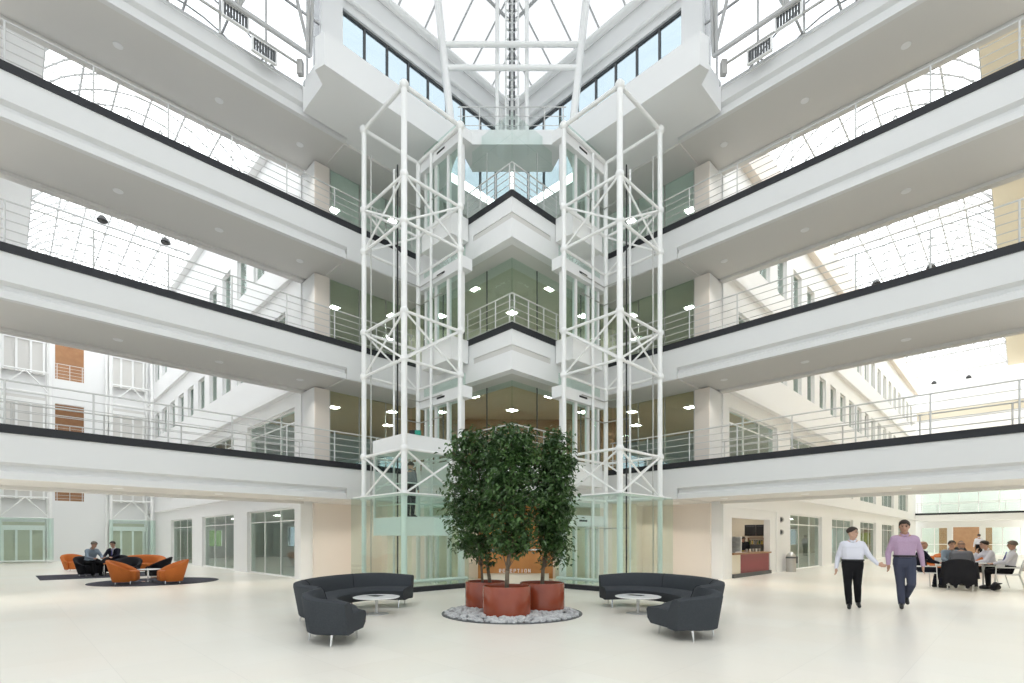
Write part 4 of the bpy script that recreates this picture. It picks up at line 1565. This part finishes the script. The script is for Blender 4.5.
# ------------------------------------------------------------------ right hall: meeting table, chairs and people
T = Vector((13.75, 15.55, 0))
t = thing('meeting_table', 'round white table where the seated group meets', 'table', T)
MB().lathe([(.0, .715), (.60, .715), (.62, .725), (.62, .735), (.60, .745), (.0, .745)], n=40).build('tabletop', 'tabletop', t)
for a in range(4):
    x, y = .46*math.cos(a*PI/2+.3), .46*math.sin(a*PI/2+.3)
    MB().tube((x*1.05, y*1.05, 0), (x, y, .715), .022, 8).build('leg', 'steel', t)

def arm_chair(loc, rz, label):
    t = thing('armchair', label, 'chair', loc, rz, group='white armchairs around the meeting table')
    w, d = .27, .24
    for sx in (-1, 1):
        MB().tube((sx*w, -d-.03, 0), (sx*w, -d, .64), .014, 8).build('leg', 'steel', t)
        MB().tube((sx*w, d+.12, 0), (sx*(w-.01), d, .46), .014, 8).build('leg', 'steel', t)
        MB().tube((sx*w, -d-.005, .64), (sx*w, d+.02, .64), .018, 8).build('arm', 'steel', t)
        MB().tube((sx*(w-.01), d, .46), (sx*(w-.02), d+.10, .84), .014, 8).build('back_post', 'steel', t)
    mb = MB()
    mb.box(-w+.015, w-.015, -d, d, .425, .455)
    mb.build('seat', 'tabletop', t)
    bk = MB()
    n = 6
    for i in range(n):
        x0 = -w+.03+(2*w-.06)*i/n; x1 = -w+.03+(2*w-.06)*(i+1)/n
        c = lambda x: .05*(1-(x/w)**2)
        bk.hexa([(x0, d+.03+c(x0), .55), (x1, d+.03+c(x1), .55), (x1, d+.05+c(x1), .55), (x0, d+.05+c(x0), .55),
                 (x0, d+.09+c(x0), .84), (x1, d+.09+c(x1), .84), (x1, d+.11+c(x1), .84), (x0, d+.11+c(x0), .84)])
    bk.build('backrest', 'tabletop', t)
    return t
def face(a, b):
    """rotation so that local -Y looks from a to b"""
    d = Vector(b)-Vector(a)
    return math.atan2(d.x, -d.y)
def seat_at(pos, target, chair_label, plabel, J, **kw):
    rz = face(pos, target)
    arm_chair((pos[0], pos[1], 0), rz, chair_label)
    look = kw.pop('look', (0, D(5)))
    return person(plabel, J, (pos[0], pos[1], 0), rz, look, **kw)
# viewing ray runs along (0.69,0.72) here; left along the picture is (-0.72,0.69)
seat_at((12.40, 15.45), (13.9, 14.9), 'white metal armchair under the man in the navy suit', 'seated man in a navy suit at the left of the meeting table',
        sit(.05, anL=(.13, -.33, .085), toL=(.14, -.5, .038)), top='navy', low='navy', bald=True, hair='hairgrey', skin='skin2', jacket=True)
bp = (12.90, 14.72)
seat_at(bp, (13.75, 15.6), 'white metal armchair hidden under the hanging black jacket', 'seated man in a slate grey shirt with his back turned',
        sit(.42), top='sh_grey', low='tr_black', bald=True, hair='hairgrey', skin='skin2', wide=1.12)
seat_at((14.05, 16.45), (13.7, 15.4), 'white metal armchair on the far side of the meeting table', 'dark-haired man behind the meeting table leaning towards his neighbours',
        sit(.25), top='sh_blue', low='tr_black', hair='hair', skin='skin2')
seat_at((14.50, 15.55), (13.5, 15.9), 'white metal armchair under the man resting his chin', 'seated man in a white shirt resting his chin on his hand',
        sit(.2, elR=(-.12, -.36, .80), wrR=(-.04, -.30, 1.02), hvR=(.1, .1, 1), thR=(1, 0, .2)), top='sh_white', low='tr_black', hair='hair', skin='skin')
seat_at((14.15, 14.62), (13.3, 15.4), 'white metal armchair at the near right of the meeting table', 'seated man in a pale shirt and tie with short grey hair, nearest on the right',
        sit(-.1), top='sh_white', low='tr_black', hair='hairgrey', skin='skin2', tie=True)
# jacket over the back of the near chair
rz = face(bp, (13.75, 15.6))
jk = thing('draped_jacket', 'black jacket draped over the near chair back of the meeting table', 'jacket', (bp[0], bp[1], 0), rz)
mb = MB()
n = 16
prof = [(-.02, .62), (.0, .80), (.04, .875), (.10, .89), (.145, .86), (.19, .70), (.21, .45), (.22, .16)]
rows = []
for i in range(n+1):
    x = -.34+.68*i/n
    row = []
    for j, (dy, z) in enumerate(prof):
        wv = .012*math.sin(i*1.7+j*.5)*(1 if j > 4 else .3)
        sag = .09*abs(x/.34)**2.5
        xx = x*(1+.04*max(0, j-4))
        row.append((xx, .34+dy+wv, z-sag*(1 if z > .6 else .3)+(.05*math.sin(i*1.1) if j == 7 else 0)))
    rows.append(row)
for r_ in rows: mb.v += r_
for i in range(n):
    for j in range(len(prof)-1):
        a = i*len(prof)+j
        mb.f.append((a, a+1, a+len(prof)+1, a+len(prof)))
ob = mb.build('cloth', 'blackfab', jk, smooth=True)
m_ = ob.modifiers.new('thick', 'SOLIDIFY'); m_.thickness = .025
sl = MB()
for sx in (-1, 1):
    sl.tube((sx*.34, .47, .80), (sx*.39, .53, .35), .05, 8, .04)
sl.build('sleeve', 'blackfab', jk, smooth=True)
# bag on the floor
t = thing('shoulder_bag', 'black bag lying on the floor beside the meeting table', 'bag', (13.55, 14.35, 0), .6)
b_ = MB()
hull(b_, [((-.18, 0, .09), .08), ((.18, 0, .09), .08), ((-.13, 0, .16), .06), ((.13, .03, .18), .06)])
b_.build('body', 'blackfab', t, smooth=True)
MB().path([(-.17, 0, .15), (-.12, -.1, .22), (.05, -.12, .21), (.17, -.02, .16)], .014, 6).build('strap', 'blackfab', t)

# ------------------------------------------------------------------ tub chairs, rugs, people of the left hall
def tub(name, loc, rz, fab, label, group, wide=1.0):
    t = thing(name, label, 'armchair' if wide == 1.0 else 'sofa', loc, rz, group)
    n = 26
    mb = MB()
    prof_n = 6
    for i in range(n+1):
        a = -PI*.2+(PI*1.4)*i/n          # open towards -Y
        f = max(0.0, math.sin(PI*i/n))
        h = .42+.35*f
        cx, cy = math.cos(a), math.sin(a)
        rb, rt = .33, .45+.05*f
        for r_, z in ((rb, .07), (rt, h-.03), (rt-.02, h), (rt-.09, h-.01), (rt-.13, h-.06), (rb-.03, .36)):
            mb.v.append((cx*r_*wide, cy*r_, z))
    for i in range(n):
        for j in range(prof_n):
            q_ = (j+1) % prof_n
            mb.f.append((i*prof_n+j, i*prof_n+q_, (i+1)*prof_n+q_, (i+1)*prof_n+j))
    mb.f.append(tuple(range(prof_n)))
    mb.f.append(tuple(reversed(range(n*prof_n, (n+1)*prof_n))))
    mb.build('shell', fab, t, smooth=True).modifiers.new('crease', 'EDGE_SPLIT').split_angle = D(45)
    se = MB()
    hull(se, [((sx*.20*wide, sy, z), .05) for sx in (-1, 1) for sy in (-.30, .18) for z in (.14, .37)])
    se.build('seat', fab, t, smooth=True)
    for sx in (-1, 1):
        for sy in (-1, 1):
            MB().tube((sx*.22*wide, sy*.2, 0), (sx*.20*wide, sy*.19, .12), .012, 6).build('leg', 'chrome', t)
    return t
def P(px, Y):
    return ((px-512)/512*Y, Y)
def at(px, Y, z=0.0):
    x, y = P(px, Y)
    return (x, y, z)
struct_r = tag(MB().lathe([(0.0, .002), (1.85, .002), (1.85, .012), (0, .012)], c=P(156, 17.4), n=56).build('rug', 'rug'),
    'round dark slate rug under the pair of orange tub chairs', 'rug')
mb = MB()
c = P(106, 20.4)
mb.rbox(c, (1/S2, 1/S2), (-1/S2, 1/S2), 2.0, 1.6, .002, .012)
tag(mb.build('rug', 'rug'), 'square-cornered dark slate rug under the two seated men', 'rug')
tub('tub_chair', at(125, 16.45, .012), D(112), 'orange', 'orange tub chair on the left of the round rug, back turned', 'orange tub chairs')
tub('tub_chair', at(171, 16.7, .012), D(-45), 'orange', 'orange tub chair on the right of the round rug', 'orange tub chairs')
tub('tub_chair', at(127, 19.3), D(20), 'blackfab', 'black tub chair right behind the left orange tub chair', 'black tub chairs')
tub('tub_chair', at(157, 19.4), D(-60), 'blackfab', 'black tub chair at the right end of the left hall group', 'black tub chairs')
tub('tub_chair', at(74, 23.2), D(60), 'orange', 'orange tub chair farthest left near the white end wall', 'orange tub chairs')
tub('tub_chair', at(89, 20.0, .012), D(70), 'blackfab', 'black tub chair under the man in a grey-blue shirt', 'black tub chairs')
tub('tub_chair', at(114, 21.3, .012), D(10), 'blackfab', 'black tub chair under the man in a dark suit', 'black tub chairs')
tub('lounge_sofa', at(140, 22.0), D(10), 'orange', 'wide orange lounge sofa behind the black tub chairs in the left hall', None, 2.1)
low = thing('side_table', 'small pale table between the two orange tub chairs on the round rug', 'table', at(148, 17.3, .012))
MB().lathe([(0, .40), (.36, .40), (.37, .41), (.36, .425), (0, .425)], n=28).build('tabletop', 'tabletop', low)
MB().tube((0, 0, .01), (0, 0, .40), .025, 10).build('stem', 'chrome', low)
MB().lathe([(0, 0), (.2, 0), (.2, .012), (0, .012)], n=20).build('base', 'chrome', low)
low = thing('side_table', 'small orange-topped table between the two seated men', 'table', at(104, 20.4, .012))
MB().lathe([(0, .44), (.34, .44), (.35, .45), (.34, .465), (0, .465)], n=28).build('tabletop', 'orange', low)
MB().tube((0, 0, .01), (0, 0, .44), .025, 10).build('stem', 'chrome', low)
MB().lathe([(0, 0), (.2, 0), (.2, .012), (0, .012)], n=20).build('base', 'chrome', low)
person('seated man in a grey-blue shirt bending forward in the left hall', sit(.35), at(90, 20.0, -.04), D(70), (D(15), D(15)), 'sh_blue', 'tr_black', 'skin2', 'hairgrey')
person('seated man in a dark suit facing the atrium in the left hall', sit(.15), at(114, 21.25, -.04), D(10), (0, D(12)), 'navy', 'navy', 'skin', 'hair', jacket=True)

# far right hall: orange sofas, standing person, heads beyond
tub('lounge_sofa', at(940, 20.5), D(-60), 'orange', 'orange lounge sofa farthest left behind the meeting table', 'orange sofas behind the meeting table', 2.0)
tub('lounge_sofa', at(955, 24.5), D(0), 'orange', 'orange lounge sofa in the middle behind the meeting table', 'orange sofas behind the meeting table', 2.0)
tub('lounge_sofa', at(988, 22.0), D(60), 'orange', 'orange lounge sofa on the right behind the meeting table', 'orange sofas behind the meeting table', 1.8)
person('distant standing person in a pale pink shirt near the far brown doors', stand(), at(979, 36.0), D(150), (0, 0), 'sh_white', 'tr_black', 'skin2', 'hair')
person('seated person in dark clothes on the middle orange sofa', sit(.1), at(960, 24.3, -.04), D(0), (D(-30), 0), 'blackfab', 'tr_black', 'skin2', 'hair')

# ------------------------------------------------------------------ cafe hatch in the right hall wall
s = -1
mb = MB()
ubox(mb, UW+.05, UW+.3, 18.75, 23.8, 2.25, 2.62, s); ubox(mb, UW+.05, UW+.3, 18.75, 19.1, 0, 2.25, s); ubox(mb, UW+.05, UW+.3, 23.1, 23.8, 0, 2.25, s)
struct(mb.build('wall_cafe_front', 'white'))
mb = MB()
ubox(mb, 10.6, 10.75, 18.5, 25.4, 0, 2.74, s); ubox(mb, UW+.36, 10.6, 25.3, 25.4, 0, 2.74, s); ubox(mb, UW+.45, 10.6, 18.45, 18.6, 0, 2.74, s)
struct(mb.build('wall_cafe', 'cream'))
o = W(UW+.3, 21.1, 0, s)
def q(u, v, z): return W(u, v, z, s)-o
def qb(u0, u1, v0, v1, z0, z1, mb=None):
    return (mb or MB()).hexa([q(u0, v0, z0), q(u1, v0, z0), q(u1, v1, z0), q(u0, v1, z0), q(u0, v0, z1), q(u1, v0, z1), q(u1, v1, z1), q(u0, v1, z1)])
t = thing('serving_counter', 'cafe counter with a dark red front panel inside the wall hatch', 'counter', o)
qb(UW-.02, UW+.7, 19.12, 23.08, 0.0, .14).build('plinth', 'dark', t)
qb(UW+.06, UW+.7, 19.95, 23.0, .14, .86).build('front_panel', 'red', t)
qb(UW+.06, UW+.7, 19.12, 19.93, .14, .86).build('side_panel', 'cream', t)
qb(UW-.02, UW+.8, 19.12, 23.08, .86, .92).build('worktop', 'walnut', t)
def wthing(name, label, cat, u, v, z, group=None):
    """local +x points away along the wall of the hall, local -y faces the hatch opening"""
    return thing(name, label, cat, W(u, v, z, s), PI/4, group)
def along(du, dv):
    """offset in local axes of a wthing: x = v axis, y = -u axis"""
    return (dv, -du)
VBK = 25.28
for k, u in enumerate((9.22, 8.70)):
    t = thing('menu_board', 'black wall menu board on the %s side of the cafe back wall' % ['left', 'right'][k], 'menu board', W(u, VBK, 1.6, s), -PI/4, 'cafe menu boards')
    MB().box(-.25, .25, -.04, 0, 0, .52).build('panel', 'screen', t)
    MB().box(-.2, .2, -.045, -.04, .43, .46).build('heading', 'dark', t)
t = thing('wall_shelf', 'dark framed shelf of jars on the cafe back wall below the menu boards', 'shelf', W(8.95, VBK, 1.18, s), -PI/4)
MB().box(-.36, .36, -.1, 0, 0, .03).box(-.36, .36, -.1, 0, .3, .33).box(-.36, -.33, -.1, 0, 0, .33).box(.33, .36, -.1, 0, 0, .33).build('frame', 'walnut', t)
for k in range(6):
    x = .27-k*.108
    tg = thing('jar', 'small jar in the cafe wall shelf, %s from the left' % ['first', 'second', 'third', 'fourth', 'fifth', 'sixth'][k], 'jar', W(8.95+x, VBK-.05, 1.211, s), 0, 'jars on the cafe shelf')
    MB().lathe([(.03, 0), (.035, .02), (.035, .13), (.02, .16)], n=10).build('jar_body', 'gold' if k % 2 else 'hedge', tg, smooth=True)
    MB().lathe([(.03, .16), (.03, .19), (.0, .19)], n=10).build('lid', 'dark', tg)
t = thing('display_case', 'white food display case standing on the left of the cafe counter', 'display case', W(UW+.42, 19.85, .921, s), -PI/4)
MB().box(-.32, .32, -.3, .3, 0, .05).box(-.32, .32, .24, .3, .05, .62).build('cabinet', 'tabletop', t)
mb = MB()
for z in (.22, .40, .60): mb.box(-.32, .32, -.3, .24, z, z+.02)
mb.build('shelf', 'stainless', t)
MB().box(-.33, -.32, -.3, .3, .05, .62).build('glass_front', 'glass', t)
t = thing('coffee_machine', 'dark coffee machine with a round hopper on a wood cabinet behind the cafe counter', 'coffee machine', W(8.75, 24.6, 0, s), -PI/4)
MB().box(-.55, .55, -.3, .3, 0, .9).build('stand', 'walnut', t)
MB().box(-.3, .3, -.22, .22, .9, 1.2).build('body', 'dark', t)
MB().lathe([(.05, 1.2), (.1, 1.36), (.1, 1.38), (.0, 1.38)], n=14).build('hopper', 'stainless', t)
for k, v in enumerate((21.2, 21.55, 21.9, 22.25, 22.6)):
    t = thing('cup_stack', 'stack of pale cups on the cafe counter, %s from the left' % ['first', 'second', 'third', 'fourth', 'fifth'][k], 'cups', W(UW+.3, v, .92, s), 0, 'cup stacks on the cafe counter')
    MB().lathe([(.03, 0), (.045, .13), (.045, .135), (.0, .135)], n=12).build('cups', 'tabletop' if k % 2 else 'stainless', t)
p = W(9.0, 22.0, LEV[1]-1.2, s)  # two light panels added to brighten the dark cafe interior
office_light(p.x, p.y, p.z, 'added lit ceiling panel brightening the cafe')
p = W(9.2, 24.2, LEV[1]-1.2, s)
office_light(p.x, p.y, p.z, 'added lit ceiling panel brightening the back of the cafe')
p = W(8.85, 23.55, 0, s)
person('cafe worker in black with a yellow apron bending behind the counter', stand(ch=(0, -.06, 1.27), nk=(0, -.12, 1.42), hd=(0, -.22, 1.55), shL=(.185, -.1, 1.38), shR=(-.185, -.1, 1.38), elL=(.26, -.16, 1.10), elR=(-.26, -.16, 1.10),
       wrL=(.12, -.36, 1.0), wrR=(-.12, -.36, 1.0), hvL=(-.2, -1, -.3), hvR=(.2, -1, -.3)), p, D(-35), (D(20), D(25)), 'blackfab', 'gold', 'skin2', 'hair', k=.92)
for k, z in enumerate((1.75, 2.3)):
    t = wthing('wall_speaker', '%s round grey wall fitting on the pier beside the cafe' % ['lower', 'upper'][k], 'wall fitting', UW-.005, 24.3, z, 'wall fittings beside the cafe')
    mb = MB()
    mb.tube((0, 0, 0), (-.06, 0, 0), .13, 20)
    mb.build('body', 'stainless', t)
    MB().tube((-.06, 0, 0), (-.07, 0, 0), .09, 20).build('face', 'dark', t)
# litter bin
x, y = P(791, 22.6)
t = thing('litter_bin', 'stainless steel litter bin with a dome lid against the right hall wall', 'bin', (x, y, 0))
MB().lathe([(.2, 0), (.2, .62), (.19, .63), (0, .63)], n=28).build('body', 'stainless', t, smooth=False)
MB().lathe([(.21, .6), (.21, .66), (.0, .66)], n=28).build('band', 'dark', t)
MB().lathe([(.2, .66), (.19, .72), (.12, .82), (.05, .87), (0, .88)], n=28).build('lid', 'stainless', t, smooth=True)
MB().box(.19, .27, -.05, .05, .38, .68).build('ashtray', 'dark', t)

# spotlights hanging under the vaults
sp = None
for s in (1, -1):
    for k, (u, v) in enumerate(((3.0, 27), (5.2, 27), (3.0, 35), (5.2, 35)) if s == 1 else ((3.2, 32), (5.4, 32), (3.2, 45), (5.4, 45), (3.2, 56), (5.4, 56))):
        lab = 'black pendant spotlight under the %s hall vault, %s row, %s one' % (SIDE[s], ['first', 'second', 'third'][k//2], ['outer', 'inner'][k % 2])
        p = W(u, v, 14.6, s)
        if sp is None:
            sp = thing('pendant_spotlight', lab, 'spotlight', p, group='spotlights under the vaults')
            MB().tube((0, 0, .25), (0, 0, 2.35), .015, 6).build('rod', 'stainless', sp)
            MB().lathe([(.18, 0), (.2, .04), (.12, .2), (.04, .26), (0, .26)], n=14).build('shade', 'black', sp)
        else:
            c = copy_tree(sp)
            c.location = p
            c['label'] = lab
